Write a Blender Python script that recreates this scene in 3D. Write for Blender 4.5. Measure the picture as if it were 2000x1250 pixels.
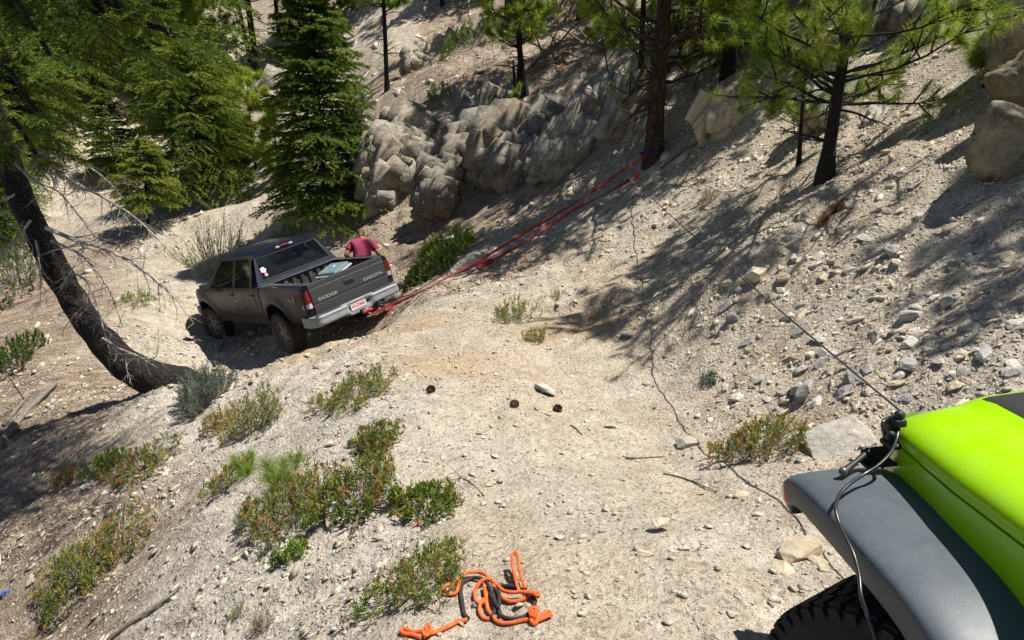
import bpy, bmesh, math, random
import numpy as np
from mathutils import Vector, Matrix, Euler, Quaternion

for o in list(bpy.data.objects): bpy.data.objects.remove(o)
SC = bpy.context.scene
COL = SC.collection
R = math.radians
random.seed(5); RNG = np.random.default_rng(5)

# ------------------------------------------------------------------ camera, sky, sun, exposure
cd = bpy.data.cameras.new('camera'); cam = bpy.data.objects.new('camera', cd); COL.objects.link(cam)
cd.sensor_width = 36; cd.lens = 24.0; cd.clip_start = .05; cd.clip_end = 1500
CAMH = 2.0; PITCH = R(18)
cam.location = (0, 0, CAMH); cam.rotation_euler = (R(90)-PITCH, 0, 0)
SC.camera = cam
SUN_AZ = np.array([.992, .12]); SUN_EL = R(67)
w = bpy.data.worlds.new('World'); SC.world = w; w.use_nodes = True
nt = w.node_tree; nt.nodes.clear()
sky = nt.nodes.new('ShaderNodeTexSky'); sky.sky_type = 'NISHITA'; sky.sun_disc = False
sky.sun_elevation = SUN_EL; sky.sun_rotation = math.atan2(SUN_AZ[0], SUN_AZ[1]); sky.altitude = 1500
bg = nt.nodes.new('ShaderNodeBackground'); bg.inputs[1].default_value = .05
wo = nt.nodes.new('ShaderNodeOutputWorld')
nt.links.new(sky.outputs[0], bg.inputs[0]); nt.links.new(bg.outputs[0], wo.inputs[0])
sl = bpy.data.lights.new('sun', 'SUN'); sl.energy = 4.8; sl.angle = R(.53); sl.color = (1, .95, .86)
so = bpy.data.objects.new('sun', sl); COL.objects.link(so)
sd = Vector((SUN_AZ[0]*math.cos(SUN_EL), SUN_AZ[1]*math.cos(SUN_EL), math.sin(SUN_EL)))
so.rotation_euler = sd.to_track_quat('Z', 'Y').to_euler(); so.location = (20, 8, 30)
SC.view_settings.view_transform = 'Standard'; SC.view_settings.look = 'None'
SC.view_settings.gamma = 1; SC.view_settings.exposure = 0.78; SC.view_settings.use_curve_mapping = False

# ------------------------------------------------------------------ helpers
CS, SN = math.cos(PITCH), math.sin(PITCH)
def ray(px, py):
    a = (px-1000)/1333.33; b = (625-py)/1333.33
    return np.array([a, CS+b*SN, -SN+b*CS])
def at(px, py, t):                       # a point on the line of sight through a photo pixel, t metres deep
    return np.array([0, 0, CAMH]) + ray(px, py)*t
def _h(ix, iy, s):
    n = (ix.astype(np.int64)*374761393 + iy.astype(np.int64)*668265263 + s*2147483647) & 0xffffffff
    n = ((n ^ (n >> 13))*1274126177) & 0xffffffff
    return ((n ^ (n >> 16)) & 0xffff)/65535.0
def vnoise(x, y, s=0):
    x = np.asarray(x, float); y = np.asarray(y, float)
    ix = np.floor(x); iy = np.floor(y); fx = x-ix; fy = y-iy
    fx = fx*fx*(3-2*fx); fy = fy*fy*(3-2*fy)
    a = _h(ix, iy, s); b = _h(ix+1, iy, s); c = _h(ix, iy+1, s); d = _h(ix+1, iy+1, s)
    return ((a*(1-fx)+b*fx)*(1-fy)+(c*(1-fx)+d*fx)*fy)*2-1
def fbm(x, y, o=4, s=0, g=.5):
    r = 0; a = 1
    for i in range(o):
        r = r+a*vnoise(x*2**i+17.3*i, y*2**i-9.1*i, s+i); a *= g
    return r
def sstep(a, b, x):
    t = np.clip((x-a)/(b-a), 0, 1); return t*t*(3-2*t)

def mesh_np(name, V, F, mat=None, parent=None, smooth=False, tint=None, mats=None, fmi=None):
    """V (n,3), F (m,3|4) or list of lists -> ONE mesh object"""
    me = bpy.data.meshes.new(name)
    V = np.asarray(V, dtype=np.float32)
    if isinstance(F, np.ndarray):
        m, k = F.shape
        me.vertices.add(len(V)); me.vertices.foreach_set('co', V.ravel())
        me.loops.add(m*k); me.loops.foreach_set('vertex_index', F.astype(np.int32).ravel())
        me.polygons.add(m); me.polygons.foreach_set('loop_start', np.arange(0, m*k, k, dtype=np.int32))
        me.update(calc_edges=True)
    else:
        me.from_pydata([tuple(v) for v in V.tolist()], [], [tuple(f) for f in F]); me.update()
    if smooth: me.polygons.foreach_set('use_smooth', np.ones(len(me.polygons), bool))
    if tint is not None:
        a = me.attributes.new('tint', 'FLOAT', 'POINT'); a.data.foreach_set('value', np.asarray(tint, np.float32))
    for mm in (mats or ([mat] if mat else [])): me.materials.append(mm)
    if fmi is not None: me.polygons.foreach_set('material_index', np.asarray(fmi, np.int32))
    me.validate(); me.update()
    o = bpy.data.objects.new(name, me); COL.objects.link(o)
    if parent is not None: o.parent = parent
    return o
def tag(o, label=None, cat=None, group=None, kind=None):
    if label: o['label'] = label
    if cat: o['category'] = cat
    if group: o['group'] = group
    if kind: o['kind'] = kind
    return o
def empty(name, loc=(0, 0, 0), rz=0, mw=None):
    e = bpy.data.objects.new(name, None); COL.objects.link(e); e.empty_display_size = .1
    if mw is not None: e.matrix_world = mw
    else: e.location = loc; e.rotation_euler = (0, 0, rz)
    return e
def copy_tree(o, parent=None):
    c = o.copy(); COL.objects.link(c); c.parent = parent
    for ch in list(o.children): copy_tree(ch, c)
    return c

class MB:                                 # collects boxes, tubes, grids and builds them as one mesh
    def __init__(s): s.v = []; s.f = []; s.n = 0
    def add(s, V, F):
        V = [tuple(map(float, p)) for p in V]; s.v += V; s.f += [tuple(int(i)+s.n for i in f) for f in F]; s.n += len(V); return s
    def box(s, c, d, M=None, taper=1.0):
        P = []
        for z in (-1, 1):
            k = taper if z > 0 else 1
            for x, y in ((-1, -1), (1, -1), (1, 1), (-1, 1)):
                p = Vector((x*d[0]/2*k, y*d[1]/2*k, z*d[2]/2))
                if M is not None: p = M @ p
                P.append(p+Vector(c))
        return s.add(P, [(3, 2, 1, 0), (4, 5, 6, 7), (0, 1, 5, 4), (1, 2, 6, 5), (2, 3, 7, 6), (3, 0, 4, 7)])
    def tube(s, pts, r, n=8, cap=True, flat=None):
        pts = [Vector(p) for p in pts]; m = len(pts)
        rr = r if hasattr(r, '__len__') else [r]*m
        P = []; up = None
        for i, p in enumerate(pts):
            t = (pts[min(i+1, m-1)]-pts[max(i-1, 0)])
            t = t.normalized() if t.length > 1e-9 else Vector((0, 0, 1))
            if up is None: up = t.orthogonal().normalized()
            up = (up-t*up.dot(t)); up = up.normalized() if up.length > 1e-6 else t.orthogonal().normalized()
            b = t.cross(up)
            for k in range(n):
                a = 2*math.pi*k/n
                P.append(p+(up*math.cos(a)+b*math.sin(a)*(flat or 1))*rr[i])
        F = [(i*n+k, i*n+(k+1) % n, (i+1)*n+(k+1) % n, (i+1)*n+k) for i in range(m-1) for k in range(n)]
        if cap: F += [tuple(range(n-1, -1, -1)), tuple(range((m-1)*n, m*n))]
        return s.add(P, F)
    def lathe(s, prof, n=32, c=(0, 0, 0), axis='X'):
        P = []
        for (r, h) in prof:
            for k in range(n):
                a = 2*math.pi*k/n; u, v = r*math.cos(a), r*math.sin(a)
                p = (h, u, v) if axis == 'X' else ((u, h, v) if axis == 'Y' else (u, v, h))
                P.append((p[0]+c[0], p[1]+c[1], p[2]+c[2]))
        m = len(prof)
        return s.add(P, [(i*n+k, i*n+(k+1) % n, (i+1)*n+(k+1) % n, (i+1)*n+k) for i in range(m-1) for k in range(n)])
    def grid(s, fn, us, vs):
        P = [fn(u, v) for v in vs for u in us]; nu = len(us)
        return s.add(P, [(j*nu+i, j*nu+i+1, (j+1)*nu+i+1, (j+1)*nu+i) for j in range(len(vs)-1) for i in range(nu-1)])
    def build(s, name, mat, parent=None, smooth=False, bevel=0, seg=2, auto=None):
        o = mesh_np(name, np.array(s.v), s.f, mat, parent, smooth)
        bm = bmesh.new(); bm.from_mesh(o.data); bmesh.ops.remove_doubles(bm, verts=bm.verts, dist=1e-5)
        bmesh.ops.recalc_face_normals(bm, faces=bm.faces)
        if bevel:
            ed = [e for e in bm.edges if len(e.link_faces) == 2 and e.calc_face_angle(0) > .5]
            bmesh.ops.bevel(bm, geom=ed, offset=bevel, segments=seg, affect='EDGES', profile=.5)
        if smooth or auto:
            for f in bm.faces: f.smooth = True
            for e in bm.edges:
                if len(e.link_faces) == 2 and e.calc_face_angle(0) > R(auto or 35): e.smooth = False
        bm.to_mesh(o.data); bm.free(); return o

# ------------------------------------------------------------------ materials
def mat(name, col=(.5, .5, .5), rough=.6, metal=0, nodes=None, spec=.5, coat=0, alpha=1, trans=0, ior=1.45):
    m = bpy.data.materials.new(name); m.use_nodes = True
    b = m.node_tree.nodes['Principled BSDF']
    b.inputs['Base Color'].default_value = (*col, 1); b.inputs['Roughness'].default_value = rough
    b.inputs['Metallic'].default_value = metal; b.inputs['Specular IOR Level'].default_value = spec
    b.inputs['Coat Weight'].default_value = coat; b.inputs['Transmission Weight'].default_value = trans
    b.inputs['IOR'].default_value = ior
    if nodes: nodes(m.node_tree, b)
    return m
class NT:
    def __init__(s, nt): s.t = nt
    def n(s, ty, **kw):
        x = s.t.nodes.new(ty)
        for k, v in kw.items():
            if k.startswith('i_'): x.inputs[int(k[2:]) if k[2:].isdigit() else k[2:].replace('_', ' ')].default_value = v
            else: setattr(x, k, v)
        return x
    def l(s, a, b): s.t.links.new(a, b)
    def noise(s, vec, scale, detail=4, rough=.55, dist=0):
        x = s.n('ShaderNodeTexNoise'); x.inputs['Scale'].default_value = scale; x.inputs['Detail'].default_value = detail
        x.inputs['Roughness'].default_value = rough; x.inputs['Distortion'].default_value = dist
        if vec: s.l(vec, x.inputs['Vector'])
        return x.outputs['Fac']
    def voro(s, vec, scale, feat='F1', out='Distance', rnd=1):
        x = s.n('ShaderNodeTexVoronoi'); x.feature = feat; x.inputs['Scale'].default_value = scale; x.inputs['Randomness'].default_value = rnd
        if vec: s.l(vec, x.inputs['Vector'])
        return x.outputs[out]
    def ramp(s, fac, stops, interp='LINEAR'):
        x = s.n('ShaderNodeValToRGB'); x.color_ramp.interpolation = interp; e = x.color_ramp.elements
        while len(e) < len(stops): e.new(.5)
        for i, (p, c) in enumerate(stops):
            e[i].position = p; e[i].color = (*c, 1) if len(c) == 3 else c
        s.l(fac, x.inputs[0]); return x.outputs[0]
    def mix(s, fac, a, b, mode='MIX'):
        x = s.n('ShaderNodeMix'); x.data_type = 'RGBA'; x.blend_type = mode
        for k, v in ((0, fac), (6, a), (7, b)):
            if isinstance(v, (int, float)): x.inputs[k].default_value = v
            elif isinstance(v, tuple): x.inputs[k].default_value = (*v, 1)
            else: s.l(v, x.inputs[k])
        return x.outputs[2]
    def math(s, op, a, b=None, clamp=False):
        x = s.n('ShaderNodeMath'); x.operation = op; x.use_clamp = clamp
        for k, v in ((0, a), (1, b)):
            if v is None: continue
            if isinstance(v, (int, float)): x.inputs[k].default_value = v
            else: s.l(v, x.inputs[k])
        return x.outputs[0]
    def attr(s, nm, out='Fac'):
        x = s.n('ShaderNodeAttribute'); x.attribute_name = nm; return x.outputs[out]
    def pos(s): return s.n('ShaderNodeNewGeometry').outputs['Position']
    def obj(s): return s.n('ShaderNodeTexCoord').outputs['Object']
    def mapv(s, vec, scale=(1, 1, 1), rot=(0, 0, 0)):
        x = s.n('ShaderNodeMapping'); x.inputs['Scale'].default_value = scale; x.inputs['Rotation'].default_value = rot
        s.l(vec, x.inputs[0]); return x.outputs[0]
    def bump(s, h, bsdf, strength=.5, dist=.02, prev=None):
        x = s.n('ShaderNodeBump'); x.inputs['Strength'].default_value = strength; x.inputs['Distance'].default_value = dist
        s.l(h, x.inputs['Height'])
        if prev: s.l(prev, x.inputs['Normal'])
        if bsdf: s.l(x.outputs[0], bsdf.inputs['Normal'])
        return x.outputs[0]
# ------------------------------------------------------------------ terrain: one sheet through surveyed points
TM = np.array([[.6816, -.6865, -.2533], [.7118, .7023, .0121], [.1696, -.1886, .9673]]); TO = np.array([-2.455, 11.081, -1.826])
JM = np.array([[.9958, -.0506, -.0765], [.0545, .9973, .0486], [.0739, -.0526, .9959]]); JO = np.array([2.005, 1.592, -.124])
def tw(p): return TM@np.array(p, float)+TO
def jw(p): return JM@np.array(p, float)+JO
CP = []
def cpx(px, py, t, dz=0): p = at(px, py, t); p[2] += dz; CP.append(p)
for p in [(0, 0, 0), (0, -4, .3), (-.5, 1.5, -.12), (.8, 1.2, -.03), (2, -1, .25), (3.4, 2, .3), (2.2, 3.0, -.2), (1.2, 3.2, -.32), (-.1, 2.1, -.2),
          (10, 2, 6.2), (12, 12, 9), (8, -3, 5), (20, 22, 17), (30, 0, 20), (20, 60, 24), (0, 100, 30), (-40, 120, 32), (-90, 110, 26), (-110, 60, 10),
          (-12, 4, -6.5), (-18, -2, -11), (-22, 14, -7.5), (-3.5, 0, -2.0), (-6, -6, -4), (5, -7, 3.5), (-45, 30, -9), (-60, 0, -25), (60, 40, 45), (60, -20, 45), (90, 100, 60)]: CP.append(np.array(p, float))
for a in [(880, 1100, 3.75), (780, 800, 6.3), (640, 730, 8.2), (620, 685, 9.5), (760, 640, 10.8), (1040, 760, 7.2), (1050, 640, 9.0),
          (1120, 620, 9.3), (1300, 720, 7.5), (1480, 860, 5.4), (1200, 1000, 4.4),
          (620, 1150, 4.2), (560, 960, 5.6), (330, 1150, 5.2), (100, 1200, 6.2), (0, 1000, 8.3), (210, 1000, 7.0), (300, 765, 9.9), (0, 800, 11.4), (420, 850, 7.9), (60, 620, 16), (0, 530, 19),
          (200, 620, 13.6), (350, 560, 17.3), (450, 545, 17.5),
          (1615, 345, 8.6), (1275, 310, 13.5), (1900, 500, 5.75), (1800, 700, 5.0), (1980, 300, 6.6), (1500, 500, 7.8), (1300, 520, 9.6), (1000, 520, 12.0), (1700, 200, 10.3),
          (830, 425, 17), (1000, 365, 16.3), (1110, 330, 15.3), (900, 500, 14), (800, 560, 12.6), (720, 500, 16.0), (600, 450, 18.5),
          (830, 235, 18.2), (1050, 225, 17.3), (1200, 185, 16.2), (800, 60, 26), (1000, 60, 23), (1150, 30, 22), (700, 0, 34), (700, -160, 44), (900, -150, 36),
          (1400, 175, 13.6), (1500, 60, 14.6), (1700, 100, 11.7), (1900, 80, 9.6), (1300, -60, 22),
          (480, 80, 40), (560, -60, 50), (450, 285, 31), (520, 190, 28), (530, 350, 23), (400, 430, 21), (250, 420, 23.5), (150, 225, 30), (225, 150, 33), (40, 300, 42), (20, 60, 62), (300, -100, 75)]: cpx(*a)
for p in [(-.85, 1.27, -.13), (.85, 1.27, -.02), (-.8, 4.6, -.05), (.8, 4.6, -.0), (0, 0, -.12), (0, 3, -.05), (-1.2, 3, -.22), (-1.2, .9, -.32), (1.35, 2.2, -.28), (1.3, .9, -.1)]: CP.append(tw(p))
for p in [(-.8, 0, 0), (.8, 0, .0), (.7, 1.3, .15)]: CP.append(jw(p))
CP = np.array(CP)
def _phi(d2): return d2*np.log(d2+1e-9)*.5
def _fit(P, lam=.02):
    n = len(P); d2 = ((P[:, None, :2]-P[None, :, :2])**2).sum(2); K = _phi(d2)+np.eye(n)*lam
    A = np.zeros((n+3, n+3)); A[:n, :n] = K; A[:n, n] = 1; A[:n, n+1:] = P[:, :2]; A[n, :n] = 1; A[n+1:, :n] = P[:, :2].T
    return np.linalg.solve(A, np.r_[P[:, 2], 0, 0, 0])
CW = _fit(CP)
def rbf(x, y):
    x = np.asarray(x, float); y = np.asarray(y, float); sh = x.shape; x = x.ravel(); y = y.ravel(); out = np.empty(len(x)); n = len(CP)
    for i in range(0, len(x), 20000):
        xx = x[i:i+20000, None]; yy = y[i:i+20000, None]
        out[i:i+20000] = _phi((xx-CP[:, 0])**2+(yy-CP[:, 1])**2)@CW[:n]+CW[n]+CW[n+1]*xx[:, 0]+CW[n+2]*yy[:, 0]
    return out.reshape(sh)
def trailmask(x, y):                      # 1 on the driven bench
    cx = np.interp(y, [0, 3, 6, 9, 11], [.3, .8, .6, -.7, -2.4]); wd = np.interp(y, [0, 3, 6, 9, 11], [1.9, 1.25, 1.3, 1.35, 1.3])
    d = np.abs(x-cx+.15*vnoise(y*1.3, y*0+3, 7))
    return (1-sstep(wd*.8, wd*1.25, d))*(1-sstep(11.5, 12.5, y))
def H(x, y):
    x = np.asarray(x, float); y = np.asarray(y, float)
    z = rbf(x, y); tm = trailmask(x, y); q = 1-tm
    u = -.34*x+.94*y; v = .94*x+.34*y     # u along the contour, v down the fall line
    dist = np.hypot(x, y); far = sstep(14, 26, dist)
    z = z+q*(.085*fbm(u*.9, v*.35, 3, 11)+.036*fbm(u*4.2, v*1.3, 4, 21)+.020*fbm(u*9, v*5, 2, 23))+.020*fbm(x*2.2, y*2.2, 4, 31)*(1+q)
    z = z+far*(.5*fbm(x*.25, y*.25, 4, 41))+q*.012*np.abs(vnoise(x*9, y*9, 51))
    cx = np.interp(y, [0, 3, 6, 9, 11], [.3, .8, .6, -.7, -2.4]); dd = x-cx+.10*vnoise(y*.7, y*0, 33)
    z = z-tm*(.03+.015*vnoise(y*2.2, x, 35))*(np.exp(-((dd-.62)/.17)**2)+np.exp(-((dd+.78)/.17)**2))+tm*.012*np.abs(vnoise(x*6, y*6, 37))
    # the broken bank edge of a small slump in the cut above the trail
    s = .13*sstep(.0, .12, (y-9.05)+.25*(x-.9)+.12*vnoise(x*5, y*0, 61))*(1-sstep(.5, .9, np.abs(x-1.0)))*(1-sstep(9.2, 10.2, y))
    return z+s
def ground(px, py, tmax=90):              # where the line of sight through a photo pixel meets the terrain
    d = ray(px, py); t = np.geomspace(1.4, tmax, 420); P = d[None]*t[:, None]
    g = CAMH+P[:, 2]-H(P[:, 0], P[:, 1]); i = np.argmax(g < 0)
    if g[i] >= 0: i = len(t)-1
    a, b = t[i-1], t[i]
    for _ in range(3):
        tt = np.linspace(a, b, 12); P = d[None]*tt[:, None]; g = CAMH+P[:, 2]-H(P[:, 0], P[:, 1]); k = max(1, int(np.argmax(g < 0))); a, b = tt[k-1], tt[k]
    p = d*b; return np.array([p[0], p[1], float(H(p[0], p[1]))])
def Hs(x, y): return float(H(np.array([x]), np.array([y]))[0])
def normal(x, y, e=.15):
    hx = (Hs(x+e, y)-Hs(x-e, y))/(2*e); hy = (Hs(x, y+e)-Hs(x, y-e))/(2*e); return Vector((-hx, -hy, 1)).normalized()

def axis(parts):
    out = [parts[0][0]]
    for a, b, st in parts:
        n = max(1, int(round((b-a)/st))); out += list(np.linspace(a, b, n+1)[1:])
    return np.array(out)
gx = axis([(-170, -60, 8), (-60, -25, 1.6), (-25, -9, .35), (-9, -5, .09), (-5, 5.5, .05), (5.5, 9, .12), (9, 25, .5), (25, 120, 6)])
gy = axis([(-20, 0, 1), (0, 1.6, .2), (1.6, 11.5, .05), (11.5, 18, .1), (18, 36, .25), (36, 80, 1.2), (80, 190, 6)])
GX, GY = np.meshgrid(gx, gy); GZ = H(GX, GY)
ni = len(gx)
I = (np.arange(len(gy)-1)[:, None]*ni+np.arange(ni-1)[None]).ravel()
def ground_nodes(t, b):
    N = NT(t); p = N.pos(); st = N.mapv(p, (1, 1, 1), (0, 0, R(-20)))
    st2 = N.mapv(st, (.35, 2.2, .35))
    big = N.noise(p, .55, 5, .6); mid = N.noise(p, 4, 6, .65); fine = N.noise(p, 60, 4, .7); streak = N.noise(st2, 3.2, 5, .65)
    base = N.ramp(mid, [(.3, (.31, .27, .215)), (.5, (.47, .415, .335)), (.72, (.60, .545, .46))])
    tr = N.ramp(mid, [(.3, (.37, .32, .26)), (.55, (.50, .445, .37)), (.8, (.60, .55, .48))])
    col = N.mix(N.attr('trail'), base, tr)
    grey = N.ramp(mid, [(.25, (.30, .285, .26)), (.5, (.50, .475, .435)), (.75, (.68, .655, .60))])
    col = N.mix(N.math('MULTIPLY', N.attr('grey'), N.ramp(big, [(.3, (0, 0, 0)), (.55, (1, 1, 1))])), col, grey)
    col = N.mix(N.ramp(big, [(.42, (0, 0, 0)), (.7, (.45, .45, .45))]), col, (.46, .345, .22))
    col = N.mix(N.math('MULTIPLY', N.attr('dirt'), .8), col, N.ramp(mid, [(.3, (.30, .19, .10)), (.7, (.50, .36, .21))]))
    lit = N.ramp(streak, [(.3, (.095, .062, .042)), (.5, (.22, .155, .11)), (.7, (.36, .29, .22))])
    lf = N.math('MULTIPLY', N.attr('litter'), N.ramp(streak, [(.30, (1, 1, 1)), (.72, (.25, .25, .25))]), True)
    col = N.mix(lf, col, lit)
    sp = N.ramp(N.voro(p, 38, 'F1', 'Color'), [(.0, (.22, .20, .18)), (.30, (.85, .85, .85)), (.8, (1, 1, 1)), (1, (1.35, 1.33, 1.3))])
    col = N.mix(.75, col, sp, 'MULTIPLY')
    sp2 = N.ramp(N.noise(p, 190, 2, .6), [(.3, (.40, .38, .36)), (.48, (1, 1, 1)), (.72, (1.3, 1.29, 1.25))])
    col = N.mix(.7, col, sp2, 'MULTIPLY')
    N.l(col, b.inputs['Base Color']); b.inputs['Roughness'].default_value = .95; b.inputs['Specular IOR Level'].default_value = .15
    b1 = N.bump(N.noise(p, 7, 8, .7), None, .7, .10)
    b2 = N.bump(N.voro(p, 30, 'F1'), None, .8, .018, b1)
    b3 = N.bump(N.voro(p, 85, 'F1'), None, .7, .008, b2)
    N.bump(fine, b, .6, .008, b3)
M_ground = mat('sandy_hillside', nodes=ground_nodes)
terr = mesh_np('ground', np.stack([GX.ravel(), GY.ravel(), GZ.ravel()], 1), np.stack([I, I+1, I+ni+1, I+ni], 1), M_ground, smooth=True)
tag(terr, kind='structure')
def addattr(o, nm, v):
    a = o.data.attributes.new(nm, 'FLOAT', 'POINT'); a.data.foreach_set('value', np.asarray(v, np.float32).ravel())
trm = trailmask(GX, GY)
lft = np.interp(GY, [0, 3, 6, 9, 11, 20], [-1.6, -1.0, -1.6, -3.2, -4.6, -9])
LIT = np.clip(sstep(1.1, 2.8, lft-GX+.8*vnoise(GX*.5, GY*.5, 3))*(1-sstep(17, 24, GY)), 0, 1)
LIT = np.maximum(LIT, (.95+0*GX)*sstep(-.6, .45, vnoise(GX*.45, GY*.45, 9)+.4*vnoise(GX*1.6, GY*1.6, 19))*sstep(13.0, 15.5, GY)*sstep(-6, -3, GX)*(1-sstep(27, 34, GY)*.6)*(1-trm))
GREY = (1-trm)*sstep(-.2, .5, lft+2.4-GX)*(1-LIT)*(1-sstep(9, 11, GY))
GREY = np.maximum(GREY, .7*sstep(2.2, 3.2, GX)*(1-sstep(5.5, 7.5, GY)))
DIRT = np.exp(-(((GX+2.3)/1.6)**2+((GY-9.3)/.9)**2))+.9*np.exp(-(((GX-.9)/.9)**2+((GY-8.5)/.6)**2))+.6*np.exp(-(((GX+.6)/1.2)**2+((GY-7.2)/.5)**2))
addattr(terr, 'dirt', np.clip(DIRT*(1+.6*fbm(GX*2, GY*2, 3, 5)), 0, 1)); addattr(terr, 'trail', trm); addattr(terr, 'litter', LIT); addattr(terr, 'grey', GREY)
# ------------------------------------------------------------------ pickup truck
def paint_nodes(lo=.45, hi=1.15, base=(.007, .009, .024), extra=.12, dust_shade=(.011, .0108, .010)):  # default dust tone is near black: the side's shade is put into it
    def f(t, b):
        N = NT(t); p = N.obj(); z = N.n('ShaderNodeSeparateXYZ'); N.l(p, z.inputs[0])
        g = N.math('MULTIPLY', N.math('SUBTRACT', hi, z.outputs[2]), 1/(hi-lo), True)
        n = N.noise(p, 4.5, 6, .7); n2 = N.noise(p, 40, 3, .6)
        g = N.math('ADD', N.math('MULTIPLY', g, N.math('ADD', N.math('MULTIPLY', n, .7), .35)), N.math('MULTIPLY', N.ramp(n, [(.35, (0, 0, 0)), (.7, (1, 1, 1))]), extra))
        g = N.math('MULTIPLY', g, N.math('ADD', N.math('MULTIPLY', n2, .5), .75), True)
        col = N.mix(g, base, dust_shade); N.l(col, b.inputs['Base Color'])
        N.l(N.math('ADD', N.math('MULTIPLY', g, .6), .28), b.inputs['Roughness']); b.inputs['Specular IOR Level'].default_value = .2
        N.l(N.math('MULTIPLY', N.math('SUBTRACT', .7, g), .28, True), b.inputs['Coat Weight'])
    return f
M_paint = mat('dusty_blue_paint_shaded', rough=.35, nodes=paint_nodes(.40, 1.08))  # dusty side paint, darkened for the shaded flank; tailgate copy stays lighter
M_tgate = mat('dusty_tailgate_paint', rough=.4, nodes=paint_nodes(.1, 1.7, (.042, .046, .058), .3, (.050, .048, .045)))
M_roofp = mat('roof_paint', rough=.3, nodes=paint_nodes(.3, 1.2, (.006, .009, .026), .10))
def glass_mat(name, tint, refl=.12):
    m = bpy.data.materials.new(name); m.use_nodes = True; t = m.node_tree; t.nodes.clear(); N = NT(t)
    tr = N.n('ShaderNodeBsdfTransparent'); tr.inputs[0].default_value = (*tint, 1)
    gl = N.n('ShaderNodeBsdfGlossy'); gl.inputs['Roughness'].default_value = .03
    fr = N.n('ShaderNodeFresnel'); fr.inputs[0].default_value = 1.5
    mx = N.n('ShaderNodeMixShader'); N.l(fr.outputs[0], mx.inputs[0]); N.l(tr.outputs[0], mx.inputs[1]); N.l(gl.outputs[0], mx.inputs[2])
    o = N.n('ShaderNodeOutputMaterial'); N.l(mx.outputs[0], o.inputs[0]); return m
M_glass = glass_mat('tinted_glass', (.66, .72, .69)); M_glass2 = glass_mat('side_glass', (.16, .18, .17))
M_black = mat('black_plastic', (.02, .02, .021), .55)
M_dark = mat('underbody_black', (.012, .012, .012), .85)
M_liner = mat('bed_liner', (.045, .047, .052), .5, nodes=lambda t, b: (lambda N: (N.l(N.mix(N.ramp(N.noise(N.obj(), 5, 5, .7), [(.4, (0, 0, 0)), (.75, (.6, .6, .6))]), (.035, .037, .042), (.16, .14, .12)), b.inputs['Base Color'])))(NT(t)))
def rubber_nodes(t, b):
    N = NT(t); n = N.noise(N.obj(), 8, 5, .7)
    N.l(N.mix(N.ramp(n, [(.35, (0, 0, 0)), (.75, (.55, .55, .55))]), (.010, .010, .010), (.07, .06, .048)), b.inputs['Base Color'])
M_rubber = mat('dusty_rubber', rough=.85, nodes=rubber_nodes)
M_rim = mat('dusty_alloy', (.13, .125, .11), .7, .1)
M_tyre = mat('black_rubber', (.012, .012, .013), .8)
M_red = mat('red_lens', (.15, .008, .010), .35, coat=.2)
M_clear = mat('clear_lens', (.42, .40, .40), .3, coat=.3)
M_white = mat('white_lettering', (.32, .32, .33), .6)
M_silver = mat('silver_lettering', (.22, .22, .23), .5, .2)
M_chrome = mat('dull_steel', (.45, .47, .49), .38, .7)
def bump_nodes(t, b):
    N = NT(t); n = N.noise(N.obj(), 6, 5, .6)
    N.l(N.mix(n, (.12, .145, .17), (.30, .32, .33)), b.inputs['Base Color'])
M_bumper = mat('grey_painted_bumper', rough=.62, metal=.1, nodes=bump_nodes)
M_seat = mat('grey_beige_seat_cloth', (.48, .45, .38), .9)
M_int = mat('dark_interior', (.09, .088, .082), .8)

def text_mesh(s, w, h, name, mt, M, parent, depth=.004, label=None, bold=0.0):
    cu = bpy.data.curves.new('t', 'FONT'); cu.body = s; cu.extrude = .01; cu.align_x = 'CENTER'; cu.align_y = 'CENTER'; cu.offset = bold
    to = bpy.data.objects.new('t', cu); COL.objects.link(to)
    bpy.context.view_layer.update()
    me = bpy.data.meshes.new_from_object(to.evaluated_get(bpy.context.evaluated_depsgraph_get()))
    bpy.data.objects.remove(to)
    V = np.array([v.co for v in me.vertices]); lo, hi = V.min(0), V.max(0)
    V = (V-(lo+hi)/2)/(hi-lo)*np.array([w, h, depth])
    for v, c in zip(me.vertices, V): v.co = M @ Vector(c)
    me.name = name; me.materials.clear(); me.materials.append(mt)
    o = bpy.data.objects.new(name, me); COL.objects.link(o); o.parent = parent; return o

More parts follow.
